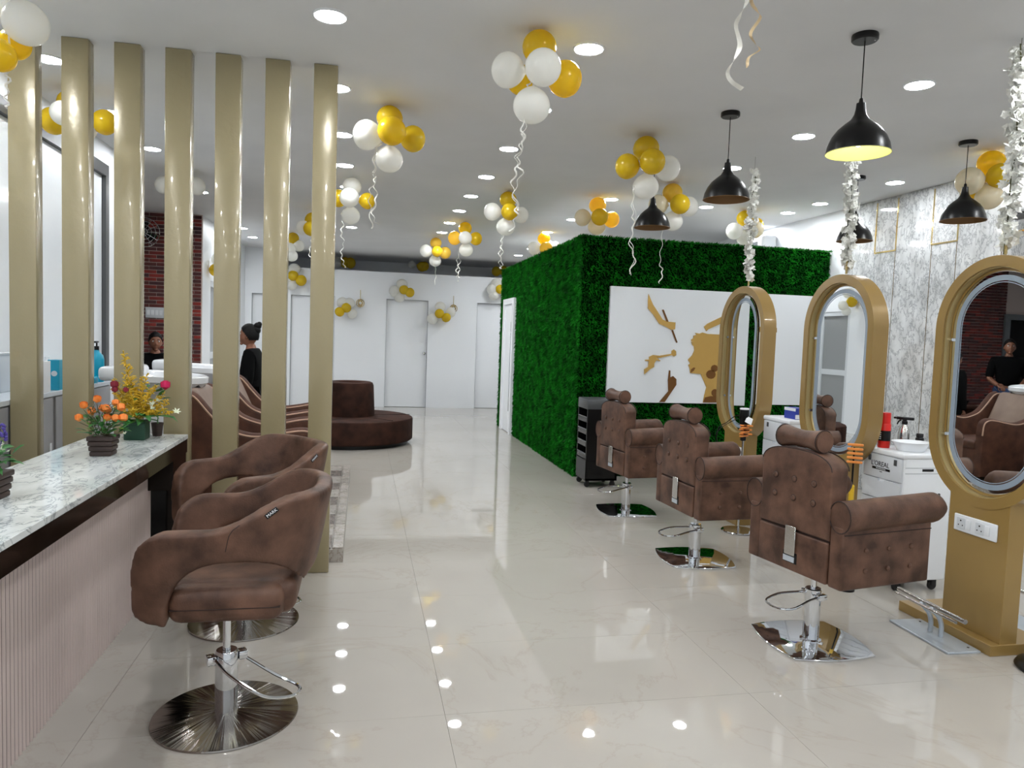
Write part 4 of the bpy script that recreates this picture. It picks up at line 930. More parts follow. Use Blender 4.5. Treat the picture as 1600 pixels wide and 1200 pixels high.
# ================================================================ balloons
def balloon_mesh(m):
    prof = [(0, -1.12), (.07, -1.13), (.045, -1.06), (.12, -1.0), (.42, -.84), (.72, -.60), (.92, -.30), (1.0, .02), (.97, .30), (.84, .58), (.62, .80), (.34, .95), (.12, 1.0), (0, 1.01)]
    P = [(p[0], p[1]) for p in smooth_path([(a, b, 0) for a, b in prof], 2)]
    P[0] = (0, -1.12); P[-1] = (0, 1.01)
    o = MB().lathe([(max(0, a), b) for a, b in P], 28).build('balloon', m, ang=80); me = o.data; bpy.data.objects.remove(o); return me
BM = {k: balloon_mesh(M['bal_'+k]) for k in 'gywc'}
BLAB = {'A': 'largest balloon cluster, white and gold, hanging above the aisle', 'B': 'gold and white balloon cluster right of the rightmost slat',
 'D': 'small white and gold cluster below it beside the rightmost slat edge', 'E': 'gold and grey white cluster half hidden behind the rightmost slat', 'E2': 'small yellow and white cluster seen in the last gap between slats',
 'F': 'tiny yellow and white cluster at the far end of the ceiling, left one', 'G': 'yellow and grey cluster at the far ceiling between two downlight rows', 'H': 'gold and white cluster left of the turf booth top',
 'I': 'bright yellow cluster touching the booth top edge', 'J': 'small cluster mostly hidden behind the booth corner', 'C': 'gold trio with two white balloons above the booth picture',
 'K': 'cluster just right of the small pendant over the booth', 'L': 'cluster behind the flower garland of the farthest mirror', 'M': 'glowing yellow and cream cluster at the upper right by the garland',
 'N': 'large white balloon with gold ones at the top left corner', 'O': 'gold and white cluster behind the first slats at the left', 'P': 'white balloons behind the fourth slat over the brick alcove',
 'WA': 'gold pair with white balloons above the partition door with the knob', 'WB': 'gold pair with white balloons beside the left wall sconce', 'WC': 'gold pair with white balloons beside the right wall sconce',
 'WD': 'gold and white balloons half hidden by the booth edge on the partition', 'WE': 'gold pair seen between slats above the partition', 'BX': 'dark gold balloons over the partition top by the rightmost slat',
 'BY': 'dark gold balloons over the middle of the partition', 'BZ': 'dark gold balloons over the partition next to the booth', 'LW': 'yellow balloon with white ones beside the brick wall'}
for n, bs, rb in BAL:
    cx = sum(b[0] for b in bs)/len(bs); cy = sum(b[1] for b in bs)/len(bs); cz = sum(b[2] for b in bs)/len(bs); c = Vector((cx, cy, cz))
    t = thing('balloon_cluster', BLAB[n], 'balloons', c, 0, 'balloon clusters')
    for x, y, z, r, k in bs:
        d = Vector((x, y, z))-c; d = d.normalized() if d.length > .01 else Vector((0, 0, 1))
        o = inst('balloon', BM[k], t, (x-cx, y-cy, z-cz), sc=r); o.rotation_mode = 'QUATERNION'; o.rotation_quaternion = d.to_track_quat('Z', 'Y')
        o.rotation_mode = 'XYZ'
    for q, r in enumerate(rb):
        P = [Vector(p) for p in r]; dist = P[0].y; up_ = [c+(P[0]-c)*f for f in (0, .5)]
        pts = smooth_path(up_+P, 7); wd = .0045 if dist < 6 else .0055
        out = []
        for i, p in enumerate(pts):
            a = i*1.15+q*2; am = .010 if i > 10 else .002
            out.append((p.x-cx+am*math.cos(a), p.y-cy+am*math.sin(a), p.z-cz))
        MB().tube(out, wd, 6, flat=.35).build('curling_ribbon', M['ribbon'], t)
# two ribbons hanging in from the ceiling near the camera
def ribbon(pts, wd, m, label):
    P = smooth_path(pts, 6); mb = MB(); t = bmesh.new(); vs = []
    for i, p in enumerate(P):
        a = i*.16; e = Vector((math.cos(a), -math.sin(a)*.6, .25)).normalized()*wd
        vs.append((t.verts.new(p-e), t.verts.new(p+e)))
    for A, B in zip(vs, vs[1:]): t.faces.new((A[0], A[1], B[1], B[0]))
    r = bmesh.ops.solidify(t, geom=t.faces[:], thickness=.0008)
    o = mb.add(t).build('curling_ribbon', m, None, ang=60)
    return one(o, label, 'ribbon')
RB1, RB2 = RIBS
ribbon(RB1, .011, M['ribbon'], 'wide white curling ribbon dangling from the ceiling at the top')
ribbon(RB2, .007, M['ribbon_c'], 'narrow cream curling ribbon beside the wide white one')

# ================================================================ sconces, air conditioners, wall fan, switch plate
def sconce(x, z, label):
    t = thing('wall_sconce', label, 'wall lamp', (x, PY, z), 0, 'gold ring wall sconces')
    MB().lathe([(0, 0), (.05, 0), (.05, .012), (0, .014)], 24, M=Matrix.Rotation(PI/2, 4, 'X')).build('wall_plate', M['gold_bright'], t)
    MB().tube([(0, -.05, -.09), (0, -.05, .26)], .006, 8).tube([(0, 0, 0), (0, -.06, 0)], .008, 8).build('arm', M['gold_bright'], t)
    for a in range(3): MB().tube([(.075*math.cos(2*PI*k/24), -.07, .075*math.sin(2*PI*k/24)) for k in range(24)], .007, 6, closed=True, M=Matrix.Translation((0, -.07, 0))@Matrix.Rotation(a*PI/3, 4, 'Z')@Matrix.Translation((0, .07, 0))).build('ring', M['gold_bright'], t)
    MB().sph((0, -.07, 0), .03, 14).build('bulb', M['white_plastic'], t)
sconce(-.045, 2.09, 'left gold ring sconce on the white partition')
sconce(1.83, 2.06, 'right gold ring sconce on the white partition')
t = thing('air_conditioner', 'white wall air conditioner with dark outlet slot on the marble wall at the upper right', 'air conditioner', (5.307, 4.12, 2.58))
MB().box(-.24, 0, .05, 0, 1.0, .34, .03, 3).build('unit_body', M['white_plastic'], t)
MB().box(-.235, .04, .035, -.06, .96, .055).build('outlet', M['black'], t, smooth=False)
for k in range(2): MB().box(-.26+.09*k, .04, .0+.01*k, -.19+.09*k, .96, .006+.01*k, .002, 1, M=Matrix.Rotation(.12, 4, 'Y')).build('louvre', M['dark_alu'], t, smooth=False)
t = thing('air_conditioner', 'distant white wall unit peeping over the booth top', 'air conditioner', (5.33, 8.8, 2.70))
MB().box(-.22, 0, 0, 0, .75, .27, .04, 3).build('unit_body', M['white_plastic'], t)
MB().box(-.224, .12, .10, -.218, .32, .19).build('grille', M['alu'], t, smooth=False)
t = thing('wall_fan', 'round caged wall fan on the brick wall between two slats', 'fan', (-2.98, 11.13, 2.78))
for r in (.20, .15, .10, .05): MB().tube([(r*math.cos(2*PI*k/28), -.10-.04*(1-r/.2), r*math.sin(2*PI*k/28)) for k in range(28)], .005, 5, closed=True).build('cage_ring', M['chrome'], t)
for k in range(12): MB().tube([(0, -.15, 0), (.2*math.cos(k*PI/6), -.10, .2*math.sin(k*PI/6)), (.17*math.cos(k*PI/6), -.02, .17*math.sin(k*PI/6))], .003, 4).build('cage_wire', M['chrome'], t)
MB().cyl(0, 0, 0, .09, .06, 16, M=Matrix.Rotation(PI/2, 4, 'X')).build('motor', M['black'], t)
for k in range(3): MB().box(-.05, -.08, .03, .05, -.075, .16, .002, 1, M=Matrix.Rotation(k*2*PI/3, 4, 'Y')).build('blade', M['black'], t)
t = thing('switch_panel', 'pale switch panel on the brick wall above the seated man', 'switch', (-2.82, 11.15, 1.68))
MB().box(-.17, -.02, -.075, .17, 0, .075, .006, 2).build('panel', M['pale_plastic'], t)
for k in range(5): MB().box(-.13+.055*k-.02, -.026, -.035, -.13+.055*k+.02, -.02, .035, .002, 1).build('switch', M['white_plastic'], t)
# ================================================================ potted flowers on the counter
CT = .87
def leaf_bm(L, W, cup=.25):
    t = bmesh.new()
    v = [t.verts.new(p) for p in ((0, 0, 0), (L*.35, W*.5, L*.06), (L*.75, W*.36, L*.04), (L, 0, -L*cup*.3), (L*.75, -W*.36, L*.04), (L*.35, -W*.5, L*.06), (L*.45, 0, L*.0), (L*.75, 0, -L*.02))]
    for f in ((0, 6, 1), (0, 5, 6), (1, 6, 7, 2), (6, 5, 4, 7), (2, 7, 3), (7, 4, 3)): t.faces.new([v[i] for i in f])
    return t
def me_of(mb, name, m):
    o = mb.build(name, m, smooth=False); me = o.data; bpy.data.objects.remove(o); return me
def rose_me(name, m, r=.017, sharp=1):
    mb = MB()
    for k, (rr, hh, n) in enumerate(((.35, 1.0, 3), (.6, .95, 4), (.85, .8, 5))):
        for j in range(n):
            a = 2*PI*j/n+k*.6; t = bmesh.new(); vs = []
            for u in (-.5, 0, .5):
                b = a+u*2*PI/n*1.25
                vs.append([t.verts.new((r*rr*f*math.cos(b)*(1+.1*abs(u)), r*rr*f*math.sin(b)*(1+.1*abs(u)), z*r*1.3*hh)) for f, z in ((.3, -.5), (1.0, -.1), (1.05, .5), (.75+.25*k/2, 1.0-.15*abs(u)))])
            for A, B in zip(vs, vs[1:]):
                for q in range(3): t.faces.new((A[q], B[q], B[q+1], A[q+1]))
            mb.add(t)
    mb.sph((0, 0, 0), r*.33, 8, (1, 1, 1.6))
    return me_of(mb, name, m)
def daisy_me(name, m, n=6, L=.022, W=.009, up_=.6):
    mb = MB()
    for k in range(n): mb.add(leaf_bm(L, W, .5), Matrix.Rotation(2*PI*k/n, 4, 'Z')@Matrix.Rotation(-up_, 4, 'Y'))
    return me_of(mb, name, m)
ROSE_O, ROSE_P, ROSE_D = rose_me('orange_rose', M['rose_o'], .0175), rose_me('pink_rose', M['rose_p'], .017), rose_me('maroon_rose', M['rose_d'], .017)
LILY = daisy_me('white_lily', M['lily'], 6, .034, .013, .8)
LEAF = me_of(MB().add(leaf_bm(.05, .026)), 'leaf', M['leaf'])
LEAF_L = me_of(MB().add(leaf_bm(.045, .018)), 'leaf', M['leaf_l'])
LEAF_B = me_of(MB().add(leaf_bm(.105, .045, .6)), 'leaf', M['leaf'])
def ribbed_pot(t, w0, w1, h, m, steps=4):
    mb = MB()
    for k in range(steps):
        f = (k+.5)/steps; w_ = w0+(w1-w0)*f; z0 = h*k/steps
        mb.box(-w_, -w_, z0, w_, w_, z0+h/steps*.92, .006, 2)
    mb.box(-w0*.92, -w0*.92, 0, w0*.92, w0*.92, h*.96)
    return mb.build('pot', m, t)
def scatter(t, me, n, c, rad, rg, dome=.6, up_=.5, sc=(.8, 1.2)):
    for _ in range(n):
        a = rg.uniform(0, 2*PI); r = math.sqrt(rg.random()); z = rg.uniform(-1, 1)
        p = (c[0]+rad[0]*r*math.cos(a), c[1]+rad[1]*r*math.sin(a), c[2]+rad[2]*z*(1-dome*r*r))
        inst(me.name.split('.')[0], me, t, p, rot=(rg.uniform(-.4, .4), -rg.uniform(-.3, up_+.3), a), sc=rg.uniform(*sc))
# orange roses
rg = random.Random(21)
t = thing('potted_roses', 'orange artificial roses in a square ribbed dark pot on the marble counter', 'flowers', (-1.205, 3.80, CT))
ribbed_pot(t, .046, .060, .098, M['wood_pot'])
st_ = MB()
RO = [(-.075, .235, -.02), (-.03, .262, .01), (.02, .225, -.03), (.045, .245, .02), (.075, .225, 0), (.03, .18, -.05), (.062, .178, -.04), (.088, .175, -.02), (-.095, .175, -.02), (-.02, .215, .05), (.0, .20, .06), (-.06, .20, .04)]
for x, z, y in RO:
    inst('orange_rose', ROSE_O, t, (x*1.05, y, z), rot=(rg.uniform(-.4, .4), rg.uniform(-.4, .4), rg.uniform(0, 6)), sc=rg.uniform(.95, 1.25))
    st_.tube([(x*.2, y*.3, .09), (x*.6, y*.8, (z+.09)*.52), (x*1.05, y, z-.015)], .0018, 5)
st_.build('stems', M['stem'], t)
scatter(t, LEAF, 60, (0, 0, .14), (.08, .065, .045), rg, .2)
scatter(t, LEAF, 26, (0.01, .02, .20), (.08, .05, .03), rg, .2, sc=(.5, .8))
scatter(t, LEAF_L, 14, (-.0, 0, .14), (.11, .07, .04), rg, .3, sc=(.5, .9))
dk = MB()
for _ in range(60):
    a = rg.uniform(0, 2*PI); r = .09*math.sqrt(rg.random()); z = rg.uniform(.15, .24)
    p = Vector((r*math.cos(a), r*math.sin(a)*.7, z)); dk.tube([p, p+Vector((rg.uniform(-.02, .02), rg.uniform(-.02, .02), rg.uniform(.005, .025)))], [.0022, .0008], 4)
dk.build('dry_twigs', M['stem'], t, kind='stuff')
# goldenrod arrangement
t = thing('flower_arrangement', 'tall yellow goldenrod bouquet with white lilies in a green pot on the counter', 'flowers', (-1.205, 4.335, CT))
MB().box(-.054, -.054, 0, .054, .054, .10, .006, 2).box(-.058, -.058, .088, .058, .058, .104, .004, 2).build('pot', M['green_pot'], t)
def plume(p0, p1, n, w_, m, rgn):
    mb = MB(); a, b = Vector(p0), Vector(p1); mb.tube([a, (a+b)/2+Vector((0, 0, .01)), b], [.002, .0016, .0008], 4)
    for k in range(n):
        f = .25+.75*k/n; p = a+(b-a)*f; ww = w_*(1-.8*f)+.006
        d = Vector((rgn.uniform(-1, 1), rgn.uniform(-1, 1), rgn.uniform(-.1, .9))).normalized()*ww
        mb.tube([p, p+d*.6+Vector((0, 0, .004)), p+d+Vector((0, 0, -.002))], [.0018, .0034, .0012], 4)
    return mb.build('goldenrod_plume', m, t)
rg = random.Random(5)
plume((-.0, 0, .10), (-.07, .01, .475), 90, .075, M['golden'], rg)
for q in ((-.12, .0, .33), (-.13, .02, .27), (.05, .0, .36), (.02, .02, .34), (-.06, -.03, .36), (.10, 0, .30), (-.03, .03, .31)): plume((0, 0, .12), q, 46, .055, M['golden'], rg)
for q in ((.17, -.0, .20), (.16, -.05, .17), (.10, -.08, .16), (.0, -.09, .17), (-.09, -.06, .18), (.12, .05, .23), (.06, -.06, .22), (.19, .0, .15), (.13, -.03, .24), (-.01, -.05, .24), (.15, -.03, .26), (-.10, 0, .24), (.08, -.04, .28), (.17, -.04, .22)): plume((0, 0, .11), q, 34, .05, M['golden'], rg)
inst('pink_rose', ROSE_P, t, (.150, -.02, .295), sc=1.6); inst('maroon_rose', ROSE_D, t, (-.105, -.03, .295), sc=1.3); inst('maroon_rose', ROSE_D, t, (-.045, -.04, .27), sc=.9); inst('maroon_rose', ROSE_D, t, (-.10, -.04, .27), sc=1.0)
for p in ((-.045, -.085, .165), (.10, -.075, .195), (.115, -.06, .215), (.205, -.02, .150), (.09, -.08, .175), (-.03, -.10, .04)):
    inst('white_lily', LILY, t, p, rot=(rg.uniform(.2, 1), rg.uniform(-.5, .5), rg.uniform(0, 6)), sc=rg.uniform(.8, 1.1) if p[2] > .1 else .55)
scatter(t, LEAF_B, 16, (.02, -.02, .125), (.06, .05, .02), rg, .2, .1, (.8, 1.15))
scatter(t, LEAF, 22, (.04, 0, .24), (.10, .07, .06), rg, .3)
inst('leaf', LEAF_B, t, (.10, -.03, .135), rot=(0, .1, -.1), sc=1.2)
# purple flower at the left edge
rg = random.Random(9)
t = thing('potted_lavender', 'dark pot of purple and white flowers cut off by the left edge', 'flowers', (-1.275, 2.86, CT))
ribbed_pot(t, .046, .060, .098, M['wood_pot'])
scatter(t, LEAF_B, 14, (.0, 0, .115), (.05, .05, .02), rg, .2, .5, (.5, .8))
scatter(t, LEAF, 26, (0, 0, .15), (.07, .06, .03), rg, .2)
DAISY = daisy_me('small_white_flower', M['lily'], 5, .012, .007, .5)
scatter(t, DAISY, 16, (0, -.01, .185), (.08, .06, .02), rg, .2)
for q in ((.045, -.01, .26), (-.02, 0, .27), (.0, .03, .25)):
    pl = MB().tube([(q[0]*.3, 0, .1), (q[0], q[1], q[2]-.05)], .0018, 5)
    for _ in range(34):
        a = rg.uniform(0, 2*PI); h = rg.random(); r = .016*(1-h*.6); pl.sph((q[0]+r*math.cos(a), q[1]+r*math.sin(a), q[2]-.05+h*.055), .0055, 6)
    pl.build('purple_spike', M['purple'], t)
scatter(t, LEAF_L, 10, (-.03, 0, .21), (.05, .04, .02), rg, .2)
t = thing('small_pot', 'small plain brown pot at the far end of the counter beside the slat', 'pot', (-1.135, 4.47, CT))
MB().lathe([(0, 0), (.024, 0), (.032, .07), (.034, .075), (.030, .075), (.026, .01), (0, .01)], 24).build('pot', M['wood_pot'], t)
MB().tube([(0, 0, .0), (.004, 0, .12)], .003, 5).sph((.004, 0, .13), .02, 8, (1, 1, .6)).build('sprig', M['leaf'], t)

# ================================================================ bottles on the product cabinet
SZ = 1.05
t = thing('pump_bottle', 'turquoise pump bottle with black pump, left of the orange roses', 'bottle', (-2.0, 6.16, SZ))
MB().lathe([(0, 0), (.048, 0), (.052, .008), (.052, .17), (.044, .205), (.02, .23), (.018, .245), (0, .245)], 32).build('bottle_body', M['teal'], t)
MB().cyl(0, 0, .245, .275, .017, 16).cyl(0, 0, .275, .305, .006, 10).box(-.010, -.05, .300, .010, .022, .314, .004, 2).build('pump', M['black'], t)
t = thing('wax_jar', 'small turquoise jar with black lid beside the turquoise bottle', 'jar', (-1.99, 5.98, SZ))
MB().box(-.045, -.045, 0, .045, .045, .05, .008, 3).build('jar_body', M['teal'], t)
MB().cyl(-.01, 0, .05, .066, .022, 18).build('lid', M['black'], t)
t = thing('product_box', 'white carton with black letters HB on the cabinet', 'box', (-1.985, 5.08, SZ))
MB().box(-.04, -.08, 0, .04, .08, .20, .001, 1).build('carton', M['white_plastic'], t, smooth=False)
MB().box(-.041, -.0805, .12, .041, -.079, .145).build('blue_print', M['led_ring'], t, smooth=False)
text('print_text', 'HB', .034, M['black'], t, (.0, -.081, .027), (PI/2, 0, 0), .0004, .001)
MB().box(-.03, -.081, .062, .03, -.080, .070).build('print_line', M['black'], t, smooth=False)
t = thing('product_tube', 'turquoise box standing beside the white carton', 'box', (-1.985, 5.36, SZ))
MB().box(-.035, -.05, 0, .035, .05, .20, .002, 1).build('carton', M['teal'], t, smooth=False)
MB().cyl(0, 0, 0, .002, .018, 20, M=Matrix.Translation((.005, -.050, .11))@Matrix.Rotation(PI/2, 4, 'X')).build('round_print', M['pale_plastic'], t, smooth=False)
t = thing('plastic_bottle', 'clear white bottle behind the cartons on the cabinet', 'bottle', (-2.10, 5.52, SZ))
MB().lathe([(0, 0), (.035, 0), (.037, .15), (.016, .18), (.016, .21), (0, .21)], 24).build('bottle_body', M['white_plastic'], t)
t = thing('clear_rack', 'low clear acrylic rack against the window behind the cartons', 'rack', (-2.19, 5.1, SZ))
MB().box(-.01, -.3, 0, .01, .3, .235, .003, 1).box(-.02, -.3, .235, .03, .3, .25, .003, 1).build('rack_panel', M['counter_white'], t)
for yy in (-.28, -.1, .1, .28): MB().cyl(.02, yy, .0, .235, .006, 8).build('rod', M['silver_paint'], t)
t = thing('product_canister', 'white canister bottle with orange tip at the left edge', 'bottle', (-2.03, 4.45, SZ))
MB().lathe([(0, 0), (.070, 0), (.074, .01), (.074, .16), (.062, .19), (.032, .205), (.030, .235), (0, .235)], 32).build('canister_body', M['white_plastic'], t)
MB().box(.0, -.012, .235, .05, .012, .262, .005, 2).build('orange_tip', M['orange'], t)

# ================================================================ people
def skin_obj(name, verts, edges, radii, m, parent=None, sub=2):
    me = bpy.data.meshes.new(name); me.from_pydata(verts, edges, []); o = bpy.data.objects.new(name, me); C.objects.link(o)
    if parent: o.parent = parent
    md = o.modifiers.new('skin', 'SKIN'); md.use_smooth_shade = True
    for i, v in enumerate(me.skin_vertices[0].data):
        r = radii[i]; v.radius = r if isinstance(r, tuple) else (r, r); v.use_root = (i == 0)
    s = o.modifiers.new('sub', 'SUBSURF'); s.levels = sub; s.render_levels = sub
    bake(o); o.data.materials.clear(); o.data.materials.append(m); return o
def joinmesh(objs, name, m, vox=None, it=3):
    mb = MB()
    for o in objs:
        t = bmesh.new(); t.from_mesh(o.data); mb.add(t, o.matrix_basis.copy())
    par = objs[0].parent
    for o in objs: bpy.data.objects.remove(o)
    bmesh.ops.remove_doubles(mb.b, verts=mb.b.verts, dist=1e-5)
    bmesh.ops.holes_fill(mb.b, edges=[e for e in mb.b.edges if e.is_boundary], sides=0)
    r = mb.build(name, m, par, ang=80, keep=True)
    if vox:
        md = r.modifiers.new('r', 'REMESH'); md.mode = 'VOXEL'; md.voxel_size = vox
        s = r.modifiers.new('s', 'SMOOTH'); s.iterations = it; s.factor = .5
        bake(r); r.data.materials.clear(); r.data.materials.append(m)
    return r
def head_bm():
    mb = MB(); t = bmesh.new(); bmesh.ops.create_uvsphere(t, u_segments=28, v_segments=22, radius=1)
    for v in t.verts:
        x, y, z = v.co
        X = x*.092; Y = y*.073; Z = z*.112
        if z < 0: Y *= 1-.32*z*z; X = X*(1-.10*z*z)+.006*(-z)
        if z < -.2 and x > .3: X += .008
        v.co = (X, Y, Z)
    mb.add(t)
    mb.sph((.094, 0, -.018), .014, 10, (1.1, .8, 1.5)); mb.sph((.086, 0, .012), .010, 8, (1, .8, 2))
    mb.sph((.088, 0, -.058), .012, 10, (.8, 1.7, .5)); mb.sph((.087, 0, -.068), .012, 10, (.8, 1.5, .5)); mb.sph((.078, 0, -.094), .018, 10, (1, 1.2, .8))
    for s in (-1, 1): mb.sph((-.002, s*.074, -.012), .026, 10, (.8, .3, 1.15))
    return mb
def person(label, loc, rz, J, clothes, hair, scale=1):
    """J: dict of joints in metres, facing +x"""
    t = thing('person', label, 'person', loc, rz)
    seq = ['pel', 'sp', 'ch', 'nk', 'hb']
    V = [J[k] for k in seq]; R = [(.13, .10), (.115, .09), (.13, .095), .052, .055]; Ed = [(0, 1), (1, 2), (2, 3), (3, 4)]
    for s in 'LR':
        i = len(V)
        V += [J['sh'+s], J['el'+s], J['wr'+s]]; R += [.056, .042, .030]; Ed += [(2, i), (i, i+1), (i+1, i+2)]
        i = len(V)
        V += [J['hp'+s], J['kn'+s], J['an'+s], J['to'+s]]; R += [.088, .058, .040, .032]; Ed += [(0, i), (i, i+1), (i+1, i+2), (i+2, i+3)]
    body = skin_obj('body', V, Ed, R, M['skin'], t)
    parts = [body]
    # hands: palm and five fingers
    for s in 'LR':
        w_ = Vector(J['wr'+s]); e = Vector(J['el'+s]); d = (w_-e).normalized(); sd = Vector((1, 0, 0)) if abs(d.x) < .7 else Vector((0, 0, 1)); sd = (sd-d*sd.dot(d)).normalized(); nn = d.cross(sd)
        hv = [w_, w_+d*.05, w_+d*.085]; pm = skin_obj('hand', [tuple(p) for p in hv], [(0, 1), (1, 2)], [(.026, .018), (.036, .016), (.034, .014)], M['skin'], t, 1); parts.append(pm)
        for k, (o_, L) in enumerate(((-.03, .062), (-.010, .075), (.010, .070), (.029, .055))):
            b = w_+d*.075+sd*o_; pts = [b, b+d*L*.5+nn*.004, b+d*L*.8+nn*.016, b+d*L+nn*.030]
            parts.append(skin_obj('finger', [tuple(p) for p in pts], [(0, 1), (1, 2), (2, 3)], [.0095, .009, .0085, .007], M['skin'], t, 1))
        b = w_+d*.025-sd*.025; pts = [b, b-sd*.028+d*.03, b-sd*.032+d*.058+nn*.01]
        parts.append(skin_obj('thumb', [tuple(p) for p in pts], [(0, 1), (1, 2)], [.012, .0105, .009], M['skin'], t, 1))
    hm = head_bm().build('head', M['skin'], t); hb = Vector(J['hb']); hm.location = hb+Vector((.015, 0, .085)); hm.rotation_euler = (0, J.get('tilt', 0), J.get('turn', 0)); bpy.context.view_layer.update()
    hx = hm.matrix_basis.copy(); parts.append(hm)
    body = joinmesh(parts, 'body', M['skin'], .0085, 2)
    def H_(o): o.parent = t; o.matrix_basis = hx@o.matrix_basis; return o
    for s in (-1, 1):
        e = H_(MB().sph((.079, s*.028, .012), .0105, 10, (.7, 1.3, .8)).build('eye', M['white_plastic'])); MB().sph((.0865, s*.028, .012), .0052, 8, (.5, 1, 1)).build('iris', M['black'], e)
        H_(MB().box(.080, s*.028-.016, .031, .088, s*.028+.016, .036, .002, 1).build('eyebrow', M['hair']))
    # hair cap: shell cut over the face
    tt = bmesh.new(); bmesh.ops.create_uvsphere(tt, u_segments=48, v_segments=40, radius=1)
    dl = [v for v in tt.verts if v.co.z < -.52 or (v.co.z < .62 and v.co.x > -.10+(v.co.z+.45)*.90)]
    bmesh.ops.delete(tt, geom=dl, context='VERTS')
    for v in tt.verts: v.co = (v.co.x*.102-.004, v.co.y*.083, v.co.z*.122+.003)
    bmesh.ops.solidify(tt, geom=tt.faces[:], thickness=.010)
    hb_ = MB().add(tt)
    if hair == 'bun':
        hb_.sph((-.088, 0, .10), .040, 16, (1, 1, .95)); hb_.sph((-.105, .0, .118), .028, 12)
        hb_.sph((-.07, 0, .055), .05, 14)
    H_(hb_.build('hair', M['hair'], ang=80))
    for c in clothes:
        names = c['v']; V = [J[k] if isinstance(k, str) else k for k in names]
        skin_obj(c['name'], V, c['e'], c['r'], c['m'], t)
    for s in 'LR':
        a, b = Vector(J['an'+s]), Vector(J['to'+s]); z = min(a.z, b.z)
        f = (b-a); f.z = 0; f.normalize(); an = math.atan2(f.y, f.x)
        MB().box(-.06, -.045, 0, .21, .045, .075, .03, 4).box(-.065, -.047, 0, .215, .047, .02, .008, 2).build('shoe', M['rubber'], t, loc=(a.x, a.y, J['floor']), rotz=an)
    return t
def standing(h=1.6, w=1.0, arms='down'):
    k = h/1.62
    J = {'pel': (0, 0, .92), 'sp': (.0, 0, 1.08), 'ch': (-.01, 0, 1.27), 'nk': (-.005, 0, 1.40), 'hb': (.005, 0, 1.455), 'floor': 0}
    for s, q in (('L', 1), ('R', -1)):
        J['sh'+s] = (-.01, q*.165*w, 1.325)
        J['el'+s] = (-.03, q*.205*w, 1.06) if arms == 'down' else (.02, q*.21*w, 1.07)
        J['wr'+s] = (.03, q*.20*w, .83) if arms == 'down' else (.20, q*.12*w, .98)
        J['hp'+s] = (0, q*.085, .88); J['kn'+s] = (.015, q*.09, .49); J['an'+s] = (-.02, q*.09, .09); J['to'+s] = (.10, q*.10, .045)
    return {a: (tuple(c*k for c in b) if isinstance(b, tuple) else b) for a, b in J.items()}
def top_cloth(long=0, m=None):
    v = ['ch', 'sp', 'pel', 'nk', 'shL', 'elL', 'wrL', 'shR', 'elR', 'wrR']
    e = [(0, 1), (1, 2), (0, 3), (0, 4), (4, 5), (0, 7), (7, 8)]
    r = [(.172, .135), (.152, .125), (.162, .132), .066, .08, .058, .043, .08, .058, .043]
    if long:
        e += [(5, 6), (8, 9)]
    else:
        v = v[:6]+v[7:9]; r = r[:6]+r[7:9]; e = [(0, 1), (1, 2), (0, 3), (0, 4), (4, 5), (0, 6), (6, 7)]
    return dict(name='shirt', v=v, e=e, r=r, m=m or M['cloth_b'])
def legs_cloth(m, w=1.0):
    return dict(name='trousers', v=['pel', 'hpL', 'knL', 'anL', 'hpR', 'knR', 'anR'], e=[(0, 1), (1, 2), (2, 3), (0, 4), (4, 5), (5, 6)], r=[(.135*w, .11*w), .102*w, .075*w, .055*w, .102*w, .075*w, .055*w], m=m)
# woman standing beyond the shampoo chairs, facing the left wall
J = standing(1.50, .92); c = top_cloth(1)
person('woman in long black top with a high bun, standing in profile behind the slats', (-1.15, 8.14, .0), PI-.12, J, [c, legs_cloth(M['cloth_b'])], 'bun')
wt = [o for o in bpy.data.objects if o.get('category') == 'person'][0]
MB().lathe([(.115, .98), (.128, .86), (.140, .72), (.146, .64), (.141, .64), (.122, .86), (.108, .98)], 28, M=Matrix.Diagonal((1.0, 1.25, 1, 1))).build('tunic_hem', M['cloth_b'], wt)
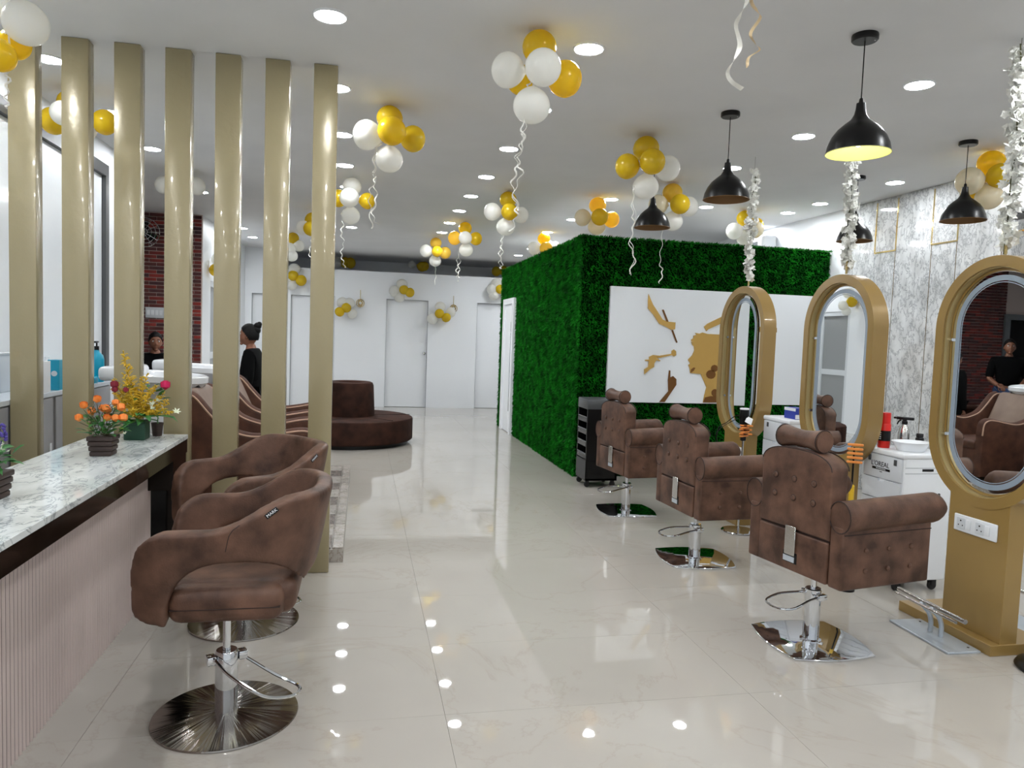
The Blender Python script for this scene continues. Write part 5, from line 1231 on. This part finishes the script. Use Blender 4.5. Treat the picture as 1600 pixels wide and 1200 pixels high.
# man standing in black shirt and jeans, mostly hidden by a slat, seen in the nearest mirror
J = standing(1.72, 1.08, 'fwd')
person('man in black shirt and blue jeans standing in the alcove, seen in the nearest mirror', (-3.25, 9.35, 0), -.9, J, [top_cloth(0), legs_cloth(M['jeans'])], 'short')
# seated man by the brick wall
J = {'pel': (0, 0, .66), 'sp': (.0, 0, .83), 'ch': (.02, 0, 1.03), 'nk': (.03, 0, 1.16), 'hb': (.045, 0, 1.215), 'floor': 0, 'tilt': .1}
for s, q in (('L', 1), ('R', -1)):
    J['sh'+s] = (.015, q*.18, 1.08); J['el'+s] = (.10, q*.24, .83); J['wr'+s] = (.30, q*.10, .83)
    J['hp'+s] = (.02, q*.10, .64); J['kn'+s] = (.41, q*.13, .55); J['an'+s] = (.44, q*.13, .09); J['to'+s] = (.55, q*.14, .045)
person('man in a black T-shirt seated before the brick wall, arms resting on a desk', (-2.53, 9.85, .0), -1.25, J, [top_cloth(0), legs_cloth(M['cloth_b'])], 'short')
t = thing('waiting_stool', 'low dark brown stool under the seated man', 'stool', (-2.53, 9.85, 0))
MB().lathe([(0, .41), (.21, .41), (.225, .43), (.225, .48), (.20, .50), (0, .505)], 32).build('seat', M['velvet'], t)
MB().cyl(0, 0, .02, .41, .03, 16).lathe([(0, 0), (.22, 0), (.22, .015), (0, .025)], 32).build('base', M['chrome'], t)
t = thing('low_desk', 'dark brown desk in front of the seated man', 'desk', (-2.28, 9.22, 0))
MB().box(-.42, -.12, .70, .42, .16, .735, .004, 1).build('desk_top', M['velvet'], t)
MB().box(-.40, -.13, 0, -.37, .13, .70).box(.37, -.13, 0, .40, .13, .70).box(-.37, .05, .2, .37, .07, .70).build('desk_frame', M['velvet'], t, smooth=False)
# stack of white towels on the near bowl shelf
t = thing('towel_stack', 'small stack of folded white towels beside the shampoo bowls', 'towels', (-2.08, 6.27, 1.05))
for k in range(3): MB().box(-.07, -.05, .022*k, .07, .05, .022*k+.02, .009, 3).build('towel', M['white_plastic'], t)
